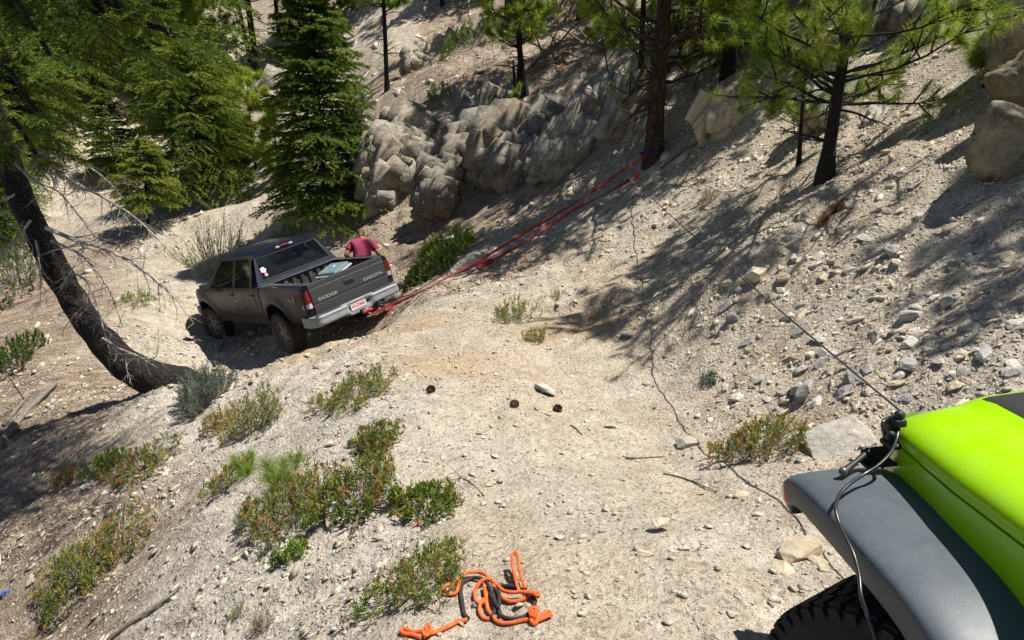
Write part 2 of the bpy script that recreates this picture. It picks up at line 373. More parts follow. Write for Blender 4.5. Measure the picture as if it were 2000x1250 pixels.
TRUCK = empty('pickup_truck', mw=Matrix([[*TM[0], TO[0]], [*TM[1], TO[1]], [*TM[2], TO[2]], [0, 0, 0, 1]]))
tag(TRUCK, 'dusty dark blue four-door pickup truck leaning off the trail edge', 'pickup truck')
def side(y, z):
    w = np.interp(z, [.44, .6, .8, .95, 1.06, 1.12], [.835, .872, .895, .892, .872, .835])
    w -= .15*max(0, (y-4.75)/.6)**2 if y > 4.75 else 0
    w -= .02*max(0, (.35-y)/.35)
    for yc in (1.27, 4.6):
        d = math.hypot(y-yc, z-.40); w += .03*math.exp(-((d-.50)/.09)**2)
    return w
def side_panel(mb, y0, y1, z0, z1, arch=None, s=-1, topf=None, n=.04):
    ny = max(2, int((y1-y0)/n)); nz = max(2, int((z1-z0)/n))
    ys = np.linspace(y0, y1, ny+1); P = {}; F = []
    for i, y in enumerate(ys):
        zt = topf(y) if topf else z1
        for j in range(nz+1):
            z = z0+(zt-z0)*j/nz; yy, zz = y, z
            if arch:
                yc, zc, r = arch; d = math.hypot(y-yc, z-zc)
                if d < r:
                    if d < r-n*.95: continue
                    yy = yc+(y-yc)/d*r; zz = zc+(z-zc)/d*r
            P[i, j] = (yy, zz)
    idx = {k: i for i, k in enumerate(P)}
    V = [(s*side(y, min(z, 1.12)), y, z) for (y, z) in P.values()]
    for i in range(ny):
        for j in range(nz):
            q = [(i, j), (i+1, j), (i+1, j+1), (i, j+1)]
            k = [idx[a] for a in q if a in idx]
            if len(k) >= 3: F.append(tuple(k))
    mb.add(V, F)
    if arch:                       # rolled arch lip
        yc, zc, r = arch; pr = []
        for a in np.linspace(-.1, math.pi+.1, 30):
            y = yc+math.cos(a)*r; z = max(z0, zc+math.sin(a)*r)
            if y0 <= y <= y1: pr.append((y, z))
        mb.add([(s*side(y, z)*1.0, y, z) for y, z in pr]+[(s*(side(y, z)-.06), yc+(y-yc)*.985, z) for y, z in pr],
               [(i, i+1, len(pr)+i+1, len(pr)+i) for i in range(len(pr)-1)])
bed = MB()
for s in (-1, 1):
    side_panel(bed, .125, 1.735, .50, 1.12, (1.27, .40, .455), s)
    # rail cap and inner wall
    bed.grid(lambda u, v: (s*(side(u, 1.12)-.0-v), u, 1.12+.012*math.sin(min(v, .12)/.12*math.pi)), np.linspace(.125, 1.735, 14), [0, .02, .05, .09, .12])
    bed.grid(lambda u, v: (s*.715, u, v), [.15, 1.735], [.70, 1.118])
    # rear corner post around the lamp
    bed.grid(lambda u, v: (s*(.755+u*(side(.125, v)-.755)), .125-.03*math.sin(u*math.pi/2+math.pi/2), v), np.linspace(0, 1, 5), [.50, .60, .70, .9, 1.05, 1.12])
bed.box((0, 1.735, .86), (1.66, .02, .53)); bed.box((0, .94, .60), (1.50, 1.58, .04))
o = bed.build('bed', M_paint, TRUCK, auto=40)
ln = MB()
ln.grid(lambda u, v: (u, v, .705+.012*(1 if int((u+2)/.07) % 2 else 0)), np.linspace(-.70, .70, 81), [.16, 1.70])
ln.grid(lambda u, v: (u, 1.715-.030*(1 if int((u+2)/.085) % 2 else 0), v), np.linspace(-.71, .71, 100), [.70, 1.10])
for s in (-1, 1):
    ln.grid(lambda u, v: (s*(.708-.028*(1 if int((u+2)/.09) % 2 else 0)), u, v), np.linspace(.16, 1.71, 100), [.70, 1.09])
    ln.grid(lambda u, v: (s*(.655+v), u, 1.137), [.16, 1.71], [0, .09])
    # wheel wells inside
    ln.box((s*.60, 1.27, .80), (.2, .75, .18))
ln.grid(lambda u, v: (u, 1.66+v, 1.125), [-.70, .70], [0, .05])
ln.build('bed_liner', M_liner, TRUCK)
# ---- tailgate
tg = MB()
def tgy(z):
    y = .10-.012*math.sin((z-.6)/.55*math.pi)
    for zc in (1.055, .79): y += .008*math.exp(-((z-zc)/.007)**2)
    return y-.10+.085
zs = sorted(list(np.linspace(.62, 1.13, 18))+[1.055-.01, 1.055, 1.055+.01, .78, .79, .80])
tg.grid(lambda u, v: (u, tgy(v), v), np.linspace(-.745, .745, 16), zs)
tg.grid(lambda u, v: (u, tgy(1.13)+v, 1.13+.014*math.sin(v/.055*math.pi)), np.linspace(-.745, .745, 16), np.linspace(0, .055, 6))
tg.grid(lambda u, v: (u, .14, v), [-.745, .745], [.62, 1.13])
for s in (-1, 1): tg.grid(lambda u, v: (s*.745, .085+u, v), [0, .055], [.62, 1.13])
tgo = tg.build('tailgate', M_tgate, TRUCK, auto=40)
hd = MB(); hd.box((0, .069, .955), (.20, .018, .075)); ho = hd.build('tailgate_handle', M_tgate, tgo, bevel=.008)
hd = MB(); hd.box((0, .058, .958), (.15, .012, .038)); hd.build('handle_recess', M_dark, tgo, bevel=.004)
RX = Matrix.Rotation(R(90), 4, 'X')
text_mesh('DODGE', .36, .052, 'lettering', M_white, Matrix.Translation((-.455, .071, .85)) @ RX, tgo, bold=.012)
text_mesh('DAKOTA', .40, .050, 'lettering', M_white, Matrix.Translation((.465, .071, .865)) @ RX, tgo, bold=.012)
for s in (-1, 1):
    RZ = Matrix.Rotation(R(90)*s, 4, 'Z')
    text_mesh('4x4', .27, .085, 'badge', M_silver, Matrix.Translation((s*.900, .50, .93)) @ RZ @ RX, o, bold=.02)
# ---- tail lamps
for s in (-1, 1):
    lm = MB(); lm.grid(lambda u, v: (s*(.762+u*(side(.2, v)-.755)), .088+.10*max(0, u-.55)/.45-.018*math.sin(u*math.pi), v), np.linspace(0, 1, 9), np.linspace(.84, 1.05, 5))
    lo = lm.build('tail_lamp', M_red, TRUCK, auto=60)
    l2 = MB(); l2.grid(lambda u, v: (s*(.762+u*(side(.2, v)-.755)), .088+.10*max(0, u-.55)/.45-.018*math.sin(u*math.pi), v), np.linspace(0, 1, 9), [.76, .80, .838])
    l2.build('reversing_lamp', M_clear, lo, auto=60)
    l3 = MB(); l3.grid(lambda u, v: (s*(.762+u*(side(.2, v)-.755)), .088+.10*max(0, u-.55)/.45-.018*math.sin(u*math.pi), v), np.linspace(0, 1, 9), [1.052, 1.09])
    l3.build('lamp_surround', M_paint, lo, auto=60)
# ---- rear bumper
bp = MB()
def bprof(x):                       # y of the face, wraps round at the corners
    a = abs(x); return -.055+.16*max(0, (a-.74)/.16)**2
xs = np.linspace(-.90, .90, 61)
def bface(u, v):
    cut = 1-sstep(.20, .27, abs(u+.0)); # central plate recess
    z0 = .44-.035*cut; z1 = .615
    y = bprof(u)+.05*cut*(1-abs(2*v-1))**.5
    prof = [.03, .0, -.0, .006, .012, .0, .02][int(round(v*6))]
    return (u, y+prof, z0+(z1-z0)*v)
bp.grid(bface, xs, np.linspace(0, 1, 7))
bp.grid(lambda u, v: (u*(1-.0*v), bprof(u)+.02+v*(.10-bprof(u)+.0), .615+.004*v), xs, [0, .15, .5, 1])
bp.grid(lambda u, v: (u, bface(u, 0)[1]+v, bface(u, 0)[2]), xs, [0, .06])
for s in (-1, 1):
    bp.grid(lambda u, v: (s*(.90-.004*v), .105+u, .44+.175*v), [0, .14, .26], np.linspace(0, 1, 4))
bpo = bp.build('rear_bumper', M_bumper, TRUCK, auto=45)
for s in (-1, 1): stp = MB(); stp.box((s*.57, .01, .622), (.48, .08, .008)); stp.build('step_pad', M_liner, bpo, bevel=.003)
lp = MB(); lp.box((-.03, -.024, .545), (.305, .006, .150)); plo = lp.build('license_plate', mat('plate_white', (.66, .60, .60), .4), bpo, bevel=.002)
M_plred = mat('plate_red', (.35, .03, .04), .4)
lp = MB(); lp.box((-.03, -.0285, .598), (.29, .002, .028)); lp.build('plate_band', M_plred, plo)
text_mesh('1A G166G', .26, .062, 'plate_number', M_plred, Matrix.Translation((-.03, -.0285, .538)) @ RX, plo, .003, bold=.01)
lp = MB(); lp.box((.19, -.012, .545), (.05, .02, .05)); lp.build('bumper_socket', M_dark, bpo, bevel=.006)
# ---- cab shell
cab = MB()
for s in (-1, 1):
    side_panel(cab, 1.775, 1.955, .50, 1.12, None, s)
    cab.grid(lambda u, v: (s*(side(u, .45)-.01), u, v), np.linspace(1.775, 4.15, 20), [.40, .455, .497])
    side_panel(cab, 4.03, 5.32, .50, 1.10, (4.6, .40, .455), s, topf=lambda y: 1.115-.13*max(0, (y-4.1)/1.2)**1.6)
def gx(z): return .84-(z-1.12)*.42
def gq(mb, q, s, off=0): mb.add([(s*(gx(z)+off), y, z) for y, z in q], [(0, 1, 2, 3)] if s < 0 else [(3, 2, 1, 0)])
Pil = [[(4.28, 1.12), (4.17, 1.12), (3.53, 1.60), (3.58, 1.66)],   # A
       [(2.93, 1.12), (2.84, 1.12), (2.83, 1.60), (2.92, 1.60)],   # B
       [(2.14, 1.12), (1.77, 1.12), (1.99, 1.60), (2.17, 1.60)],   # C
       [(3.53, 1.60), (1.99, 1.60), (2.01, 1.66), (3.58, 1.66)]]   # rail
for s in (-1, 1):
    for q in Pil: gq(cab, q, s)
cab.grid(lambda u, v: (u*.615, v, 1.66+.055*(1-u*u)**.5 if abs(u) < 1 else 1.66), np.linspace(-1, 1, 17), [2.01, 2.06, 2.3, 2.8, 3.2, 3.5, 3.58])
for v0, v1 in ((2.01, 1.985), (3.58, 3.60)):
    cab.grid(lambda u, v: (u*.615, v0+(v1-v0)*v, (1.66+.055*(1-u*u)**.5 if abs(u) < 1 else 1.66)*(1-v)+v*(1.60)), np.linspace(-1, 1, 17), [0, 1])
def rear(x, z, o=0): return (x, 1.77+(z-1.12)*.46-o, z)     # the plane of the rear window
for a in ([(-.84, 1.12), (-.70, 1.20), (-.60, 1.585), (-.635, 1.61)], [(.84, 1.12), (.635, 1.61), (.60, 1.585), (.70, 1.20)],
          [(-.84, 1.12), (.84, 1.12), (.70, 1.20), (-.70, 1.20)], [(-.635, 1.61), (-.60, 1.585), (.60, 1.585), (.635, 1.61)]):
    cab.add([rear(*p) for p in a], [(0, 1, 2, 3)])
cab.box((0, 1.785, .85), (1.66, .02, .56))
cabo = cab.build('cab', M_roofp, TRUCK, auto=35)
g = MB(); g.add([rear(x, z, .002) for x, z in ((-.70, 1.20), (.70, 1.20), (.60, 1.585), (-.60, 1.585))], [(0, 1, 2, 3)]); rg = g.build('rear_window', M_glass, TRUCK)
fr = MB(); fr.tube([rear(x, z, .004) for x, z in ((-.70, 1.20), (.70, 1.20), (.60, 1.585), (-.60, 1.585), (-.70, 1.20))], .009, 6); fr.build('window_seal', M_black, rg)
st = MB()
def disc(mb, c, r, n=20, sx=1):
    mb.add([rear(c[0], c[1], .006)]+[rear(c[0]+r*math.cos(2*math.pi*k/n)*sx, c[1]+r*math.sin(2*math.pi*k/n), .006) for k in range(n)], [(0, k+1, (k+1) % n+1) for k in range(n)])
for a in range(5): disc(st, (-.585+.032*math.cos(a*1.257), 1.375+.032*math.sin(a*1.257)), .024, 12)
st.build('flower_sticker', mat('pink_sticker', (.75, .48, .62), .5), rg)
st = MB(); disc(st, (-.575, 1.285), .03); st2 = st.build('round_sticker', mat('rose_sticker', (.62, .22, .30), .5), rg)
g = MB(); g.add([(-.74, 4.16, 1.13), (.74, 4.16, 1.13), (.60, 3.59, 1.62), (-.60, 3.59, 1.62)], [(0, 1, 2, 3)]); g.build('windscreen', M_glass, TRUCK)
# third brake lamp
bl = MB(); bl.box((0, 1.985, 1.665), (.17, .03, .038)); b3 = bl.build('brake_lamp', M_red, TRUCK, bevel=.01)
for s in (-1, 1): bl = MB(); bl.box((s*.135, 1.987, 1.662), (.08, .03, .040)); bl.build('cargo_lamp', M_clear, b3, bevel=.01)
# doors
for s in (-1, 1):
    for y0, y1, win in ((2.920, 4.012, [(4.17, 1.12), (2.93, 1.12), (2.92, 1.60), (3.53, 1.60)]), (1.972, 2.896, [(2.84, 1.12), (2.14, 1.12), (2.17, 1.60), (2.83, 1.60)])):
        d = MB(); side_panel(d, y0, y1, .505, 1.12, None, s); do = d.build('door', M_paint, TRUCK, auto=40)
        g = MB(); gq(g, win, s, -.006); g.build('side_window', M_glass2, do)
        h = MB(); h.box((s*.893, y0+.10, .99), (.03, .15, .035)); h.build('door_handle', M_black, do, bevel=.008)
# fuel door on the left, small marks on the doors
h = MB(); h.box((-.900, 1.72, .84), (.006, .02, .03)); h.build('side_marker', M_dark, o)
# hood, nose, grille, front bumper
hdm = MB(); hdm.grid(lambda u, v: (u*(side(min(v, 5.3), 1.05)-.02)*(1-.0*v), v, 1.115-.13*max(0, (v-4.1)/1.2)**1.6+.05*(1-u**4)), np.linspace(-1, 1, 13), np.linspace(4.13, 5.36, 16))
hdm.build('hood', M_roofp, TRUCK, auto=50)
nm = MB(); nm.grid(lambda u, v: (u*.72, 5.36+.05*(1-u*u)-.02*v, 1.03-.40*v), np.linspace(-1, 1, 9), [0, .3, .7, 1]); nm.build('grille', M_dark, TRUCK)
nm = MB(); nm.box((0, 5.38, .58), (1.66, .16, .18)); nm.build('front_bumper', M_bumper, TRUCK, bevel=.04)
for s in (-1, 1):
    h = MB(); h.box((s*.62, 5.33, .90), (.26, .08, .14)); h.build('headlight', M_clear, TRUCK, bevel=.02)
    mm = MB(); mm.box((s*.985, 3.98, 1.18), (.17, .09, .15)); mm.tube([(s*.84, 4.02, 1.13), (s*.95, 3.99, 1.16)], .018); mm.build('mirror', M_black, TRUCK, bevel=.02)
# interior
it = MB(); it.box((0, 3.0, .52), (1.6, 2.4, .06)); it.box((0, 4.0, .98), (1.45, .35, .26)); it.build('dashboard', M_int, TRUCK, bevel=.03)
def seat(x, y, w):
    m = MB(); m.box((x, y+.25, .80), (w, .5, .16)); m.box((x, y-.02, 1.08), (w, .14, .52), Matrix.Rotation(R(-10), 3, 'X')); so_ = m.build('seat', M_seat, TRUCK, bevel=.04)
    return so_
def headrest(so_, x, y, z=1.40): m = MB(); m.box((x, y, z), (.27, .10, .17)); m.build('headrest', M_seat, so_, bevel=.045, seg=3)
a = seat(0, 2.05, 1.35)
for x in (-.42, .42): headrest(a, x, 2.02, 1.33)
for x in (-.36, .36): headrest(seat(x, 2.95, .5), x, 2.90, 1.48)
sw = MB(); sw.tube([(-.36+.18*math.cos(k*math.pi/10), 3.72+.06*math.sin(k*math.pi/10), 1.12+.17*math.sin(k*math.pi/10)) for k in range(21)], .015); sw.build('steering_wheel', M_black, TRUCK)
# underbody
ub = MB()
for s in (-1, 1):
    ub.box((s*.42, 2.6, .47), (.08, 5.1, .12))
    for yc in (1.27, 4.6):    # wheel-house liners
        ub.grid(lambda u, v: (s*v, yc+math.cos(u)*.47, .40+math.sin(u)*.47), np.linspace(-.1, math.pi+.1, 14), [.52, .85])
        ub.grid(lambda u, v: (s*.52, yc+math.cos(u)*.47*v, .40+math.sin(u)*.47*v), np.linspace(-.1, math.pi+.1, 14), [0, 1])
ub.box((0, 1.27, .33), (1.4, .09, .09)); ub.box((0, 4.6, .38), (1.4, .09, .09)); ub.box((0, 1.27, .33), (.3, .3, .26)); ub.box((0, 2.2, .48), (.9, .9, .1)); ub.box((0, 3.9, .5), (.8, 1.3, .2))
ub.tube([(.45, 1.1, .42), (.45, .2, .43), (.47, -.0, .42)], .03)
ub.box((0, .12, .44), (1.0, .07, .07)); ub.box((0, .0, .40), (.075, .18, .075)); ub.box((-.33, .02, .40), (.05, .04, .05))
ub.build('chassis', M_dark, TRUCK)
# wheels
def wheel(parent, r, wdt, rimr, c, s, steer=0, rimm=None, tread=False, camber=0):
    M = Matrix.Translation(c) @ Matrix.Rotation(steer, 4, 'Z') @ Matrix.Rotation(camber, 4, 'Y')
    t = MB(); h = wdt/2
    prof = [(rimr, -h*.85), (rimr+.02, -h*.98), ((r+rimr)/2, -h*1.06), (r-.035, -h*.98), (r-.01, -h*.84), (r, -h*.6), (r, 0), (r, h*.6), (r-.01, h*.84), (r-.035, h*.98), ((r+rimr)/2, h*1.06), (rimr+.02, h*.98), (rimr, h*.85)]
    t.lathe(prof, 48)
    nb = 38 if not tread else 44
    for k in range(nb):
        for row, (hx, ph) in enumerate(((-.70, 0), (-.24, .5), (.24, 0), (.70, .5))):
            a = 2*math.pi*(k+ph)/nb; Mr = Matrix.Rotation(a, 3, 'X')
            t.box(Mr @ Vector((hx*h, r+.001, 0)), (h*.40, .016, 2*math.pi*r/nb*.66), Mr)
            if row in (0, 3): t.box(Mr @ Vector((hx*h*1.33, r-.028, 0)), (.018, .05, 2*math.pi*r/nb*.6), Mr)
    t.v = [tuple(M @ Vector(p)) for p in t.v]
    wo_ = t.build('tyre', M_tyre if tread else M_rubber, parent, auto=40)
    q = MB(); q.lathe([(rimr, s*h*.86), (rimr-.015, s*h*.90), (rimr-.03, s*h*.6), (rimr-.035, -s*h*.8)], 40)
    q.lathe([(rimr-.03, s*h*.25), (0.0, s*h*.25)], 40)
    for k in range(5):
        Mr = Matrix.Rotation(2*math.pi*k/5, 3, 'X')
        P = [(s*h*.72, .04, -.055), (s*h*.72, .04, .055), (s*h*.66, rimr-.02, .030), (s*h*.66, rimr-.02, -.030)]
        Q = [(s*h*.3, y, z) for _, y, z in P]
        q.add([Mr @ Vector(p) for p in P+Q], [(0, 1, 2, 3), (0, 4, 5, 1), (1, 5, 6, 2), (2, 6, 7, 3), (3, 7, 4, 0)])
    q.lathe([(.065, s*h*.3), (.065, s*h*.76), (.05, s*h*.82), (0, s*h*.82)], 20)
    q.v = [tuple(M @ Vector(p)) for p in q.v]
    q.build('rim', rimm or M_rim, wo_, auto=30)
    return wo_
def wheel_part(root, *a, **k):
    e = empty('wheel'); e.parent = root; wheel(e, *a, **k)
wheel_part(TRUCK, .375, .25, .21, (-.80, 1.27, .285), -1)
wheel_part(TRUCK, .375, .25, .21, (.80, 1.27, .36), 1)
wheel_part(TRUCK, .375, .25, .21, (-.80, 4.6, .30), -1, R(12))
wheel_part(TRUCK, .375, .25, .21, (.80, 4.6, .38), 1, R(12))
# antenna on the front wing
mm = MB(); mm.tube([(.80, 4.25, 1.1), (.80, 4.1, 1.9)], .003, 5); mm.build('antenna', M_black, TRUCK)

# ------------------------------------------------------------------ storage tote in the bed
TW = lambda loc, rz=0, rx=0, ry=0: TRUCK.matrix_world @ Matrix.Translation(loc) @ Euler((rx, ry, rz)).to_matrix().to_4x4()
tote = empty('storage_box', mw=TW((.08, .62, .735), R(28), R(4), R(-6)))
tag(tote, 'grey plastic storage box with blue logo on its lid in the truck bed', 'storage box')
M_tote = mat('tote_grey', (.055, .066, .075), .4); M_toter = mat('tote_rim', (.36, .41, .42), .35); M_lid = mat('tote_lid', (.15, .19, .205), .35)
m = MB(); m.box((0, 0, .18), (.50, .36, .36), taper=1.08); m.build('box_body', M_tote, tote, bevel=.03, seg=3)
m = MB(); m.box((0, 0, .375), (.58, .43, .035)); m.build('box_rim', M_toter, tote, bevel=.015, seg=3)
m = MB(); m.box((0, 0, .415), (.54, .39, .06), taper=.9); ld = m.build('lid', M_lid, tote, bevel=.02, seg=3)
m = MB()
for i, (x, y, a, b) in enumerate(((-.05, .0, .10, .05), (.05, .035, .09, .03), (-.02, -.05, .05, .05))): m.box((x, y, .4455+.001*i), (a, b, .002), Matrix.Rotation(.3, 3, 'Z'))
m.build('lid_logo', mat('logo_blue', (.02, .30, .50), .4), ld)
m = MB(); m.box((.06, .0, .4475), (.10, .022, .002), Matrix.Rotation(.3, 3, 'Z')); m.build('logo_stripe', mat('logo_white', (.75, .7, .62), .4), ld)
# ------------------------------------------------------------------ green off-road vehicle beside the camera
JEEP = empty('off_road_vehicle', mw=Matrix([[*JM[0], JO[0]], [*JM[1], JO[1]], [*JM[2], JO[2]], [0, 0, 0, 1]]))
tag(JEEP, 'lime green off-road vehicle with dark grey plastic fender flares in the near right corner', 'off-road vehicle')
def gp(t, b):
    N = NT(t); n = N.noise(N.obj(), 9, 6, .7)
    N.l(N.mix(N.ramp(n, [(.5, (0, 0, 0)), (.85, (.16, .16, .16))]), (.31, .60, .0), (.40, .50, .16)), b.inputs['Base Color'])
    N.l(N.ramp(n, [(.3, (.22, .22, .22)), (.8, (.38, .38, .38))]), b.inputs['Roughness'])
M_green = mat('lime_paint', (.29, .66, .0), .25, coat=.35, nodes=gp)
def fp(t, b):
    N = NT(t); p = N.obj(); n = N.noise(N.mapv(p, (1, 1, 1)), 5, 6, .7); sc = N.noise(N.mapv(p, (6, 30, 6), (0, 0, .5)), 6, 3, .6); f = N.noise(p, 350, 2, .5)
    c = N.mix(N.ramp(n, [(.35, (0, 0, 0)), (.8, (.55, .55, .55))]), (.062, .076, .092), (.12, .138, .155))
    c = N.mix(N.ramp(sc, [(.62, (0, 0, 0)), (.75, (.35, .35, .35))]), c, (.22, .23, .24))
    N.l(c, b.inputs['Base Color']); N.l(N.ramp(n, [(.3, (.42, .42, .42)), (.7, (.58, .58, .58))]), b.inputs['Roughness'])
    N.bump(f, b, .25, .002)
M_flare = mat('textured_flare_plastic', rough=.5, nodes=fp)
M_decal = mat('black_hood_decal', (.022, .022, .024), .55)
# outline of the flare seen from the side (y, z of the top skin), front lip to the rear foot
FL = [(.60, .80), (.605, .86), (.59, .915), (.55, .955), (.49, .98), (.38, .995), (.15, 1.0), (-.10, .995), (-.22, .975), (-.33, .93), (-.44, .855), (-.54, .77), (-.63, .67), (-.71, .585)]
IN = [(.54, .80), (.53, .84), (.50, .868), (.45, .885), (.40, .89), (.30, .89), (.12, .89), (-.08, .885), (-.18, .865), (-.27, .82), (-.36, .755), (-.45, .68), (-.53, .60), (-.60, .53)]
def smooth_path(P, k=3):
    P = np.array(P, float)
    for _ in range(k): P = np.concatenate([P[:1], *[np.array([a*.75+b*.25, a*.25+b*.75]) for a, b in zip(P[:-1], P[1:])], P[-1:]])
    return P
def build_flare(s):
    A = smooth_path(FL, 2); B = smooth_path(IN, 2); m = MB(); n = len(A)
    # cross section from the body outwards and round the outer edge: (x, blend from top skin to lower lip)
    sec = [(.60, 0, -.01), (.64, 0, .0), (.70, 0, .004), (.78, 0, .006), (.86, 0, .004), (.905, 0, -.001), (.925, .05, -.004), (.937, .14, 0), (.942, .28, 0), (.944, .6, 0), (.945, .92, 0), (.940, 1, 0), (.92, 1.0, 0), (.90, .9, 0), (.89, .6, 0), (.60, .35, 0)]
    V = []
    for i in range(n):
        a, b = A[i], B[i]; q = i/(n-1)
        fx = .035*max(0, 1-q*5)            # the nose tucks in
        tk = .05*max(0, (q-.55)/.45)
        for x, f, dz in sec:
            y = a[0]*(1-f)+b[0]*f; z = a[1]*(1-f)+b[1]*f+dz
            xo = x-(fx if x > .85 else 0)
            V.append((s*xo, y, z))
    k = len(sec); F = [(i*k+j, i*k+j+1, (i+1)*k+j+1, (i+1)*k+j) for i in range(n-1) for j in range(k-1)]
    F += [tuple(range(k)), tuple(range((n-1)*k, n*k))]
    m.add(V, F); return m.build('fender_flare', M_flare, JEEP, auto=50)
M_orange = mat('amber_lens', (.55, .06, .01), .2, coat=.5)
for s in (-1, 1):
    f = build_flare(s)
    m = MB(); m.lathe([(0, 0), (.026, .0), (.034, -.006), (.036, -.014)], 20, axis='Y')
    m.v = [(s*(.938+y*.95+x*.2), .562-x*.95+y*.3, .880+z*1.15) for x, y, z in m.v]; m.build('marker_lamp', M_orange, f, auto=60)
# body side under the hood (cowl side panel), hood and seam
def hoodw(y): return np.interp(y, [-.75, .1, .45, .53], [.735, .655, .60, .575])
def seam(y): return np.interp(y, [-.75, .5], [1.17, 1.085])
def hoodz(y): return np.interp(y, [-.75, 0, .40, .50, .55, .575], [1.285, 1.245, 1.215, 1.195, 1.165, 1.12])
def hoodp(u, y):
    w = hoodw(y); zs_, zt = seam(y), hoodz(y); a = abs(u)
    k = .50                               # flat centre, broad round shoulder, then the drop to the seam
    if a < k: x = a/k*(w-.26); z = zt-.012*(a/k)**2
    else:
        th = (a-k)/(1-k)*math.pi/2; x = (w-.26)+.26*math.sin(th); z = zs_+(zt-.012-zs_)*math.cos(th)**.85
    # raised centre bulge
    z += .022*(1-sstep(.30, .40, np.abs(x)+.05*max(0, y)))
    return (math.copysign(x, u), y, float(z))
ys = sorted(set(list(np.linspace(-.75, .40, 16))+[.44, .47, .50, .52, .54, .555, .567, .575]))
hm = MB(); hm.grid(hoodp, np.concatenate([np.linspace(-1, -.5, 18), np.linspace(-.48, .48, 27), np.linspace(.5, 1, 18)]), ys)
hood = hm.build('hood', M_green, JEEP, auto=60)
dm = MB()
def dec(u, v):
    y = -.74+v*1.22; w = np.interp(y, [-.74, .48], [.44, .30]); p = hoodp(1, y); x = u*w
    # solve z of the hood skin at x
    us = np.linspace(0, .8, 60); X = [hoodp(q, y) for q in us]; z = np.interp(abs(x), [q[0] for q in X], [q[2] for q in X]); return (x, y, z+.002)
dm.grid(dec, np.linspace(-1, 1, 25), np.linspace(0, 1, 14)); dm.build('hood_decal', M_decal, hood, auto=60)
for s in (-1, 1):
    bs = MB(); bs.grid(lambda u, v: (s*(hoodw(u)+.004-.012*(1-v)), u, .80+(seam(u)-.006-.80)*v), np.linspace(-.75, .56, 18), [0, .5, .8, 1])
    bs.grid(lambda u, v: (s*(hoodw(u)-.012+.016*v), u, seam(u)-.006), np.linspace(-.75, .56, 18), [0, 1])
    bs.build('wing_panel', M_green, JEEP, auto=50)
# grille with seven slots, round lamps
gr = MB(); gr.grid(lambda u, v: (u*.575, .575+.01*(1-u*u), .60+v*.53), np.linspace(-1, 1, 25), np.linspace(0, 1, 6)); gro = gr.build('grille', M_green, JEEP)
for k in range(7):
    m = MB(); m.box(((k-3)*.088, .588, .90), (.045, .012, .30)); m.build('grille_slot', M_dark, gro, bevel=.01)
for s in (-1, 1):
    m = MB(); m.lathe([(0, .02), (.08, .012), (.09, 0)], 28, axis='Y'); m.v = [(x+s*.42, y+.59, z+.93) for x, y, z in m.v]; m.build('headlight', M_clear, gro, auto=50)
# inner arch liner, frame, winch bumper
m = MB()
for s in (-1, 1):
    m.grid(lambda u, v: (s*v, .02+math.cos(u)*.53, .42+math.sin(u)*.47), np.linspace(.75, math.pi*.95, 16), [.50, .60, .80])
    m.grid(lambda u, v: (s*.52, .0+u, v), [-.6, .55], [.45, .9])
    m.box((s*.42, -.3, .55), (.09, 1.9, .12))
m.box((0, 0, .42), (1.4, .09, .09)); m.build('chassis', M_dark, JEEP)
m = MB(); m.box((0, .80, .62), (1.28, .20, .17)); m.box((0, .68, .62), (.9, .15, .12)); wb = m.build('winch_bumper', M_black, JEEP, bevel=.02)
m = MB(); m.lathe([(.06, -.16), (.06, .16)], 20, c=(.06, .74, .75)); m.build('winch_drum', M_chrome, wb, auto=40)
m = MB(); m.box((0.06, .925, .66), (.26, .03, .07)); m.build('fairlead', M_chrome, wb, bevel=.01)
# cowl, windscreen, tub, roof: what stands behind the photographer's view
m = MB(); m.box((0, -.86, 1.12), (1.47, .22, .30)); m.box((0, -2.0, .86), (1.50, 2.1, .62)); tub = m.build('body_tub', M_green, JEEP, bevel=.03)
m = MB()
for s in (-1, 1): m.tube([(s*.70, -.92, 1.26), (s*.66, -1.16, 1.78)], .03)
m.tube([(-.66, -1.16, 1.78), (.66, -1.16, 1.78)], .03); wf = m.build('windscreen_frame', M_green, JEEP)
m = MB(); m.add([(-.68, -.93, 1.28), (.68, -.93, 1.28), (.64, -1.155, 1.76), (-.64, -1.155, 1.76)], [(0, 1, 2, 3)]); m.build('windscreen', M_glass, wf)
m = MB(); m.box((0, -2.05, 1.80), (1.36, 1.75, .05)); m.build('roof', M_black, JEEP, bevel=.02)
for s in (-1, 1):
    m = MB(); m.tube([(s*.66, -1.9, 1.17), (s*.64, -1.9, 1.79)], .035); m.build('roll_bar', M_black, JEEP)
    m = MB(); m.tube([(s*.66, -2.9, 1.17), (s*.64, -2.9, 1.79)], .035); m.build('roll_bar', M_black, JEEP)
# wheels
wheel_part(JEEP, .415, .29, .215, (-.79, .0, .385), -1, R(26), None, True)
wheel_part(JEEP, .425, .30, .215, (.80, .0, .425), 1, R(22), None, True)
for s in (-1, 1): wheel_part(JEEP, .425, .30, .215, (s*.80, -2.42, .425), s, 0, None, True)
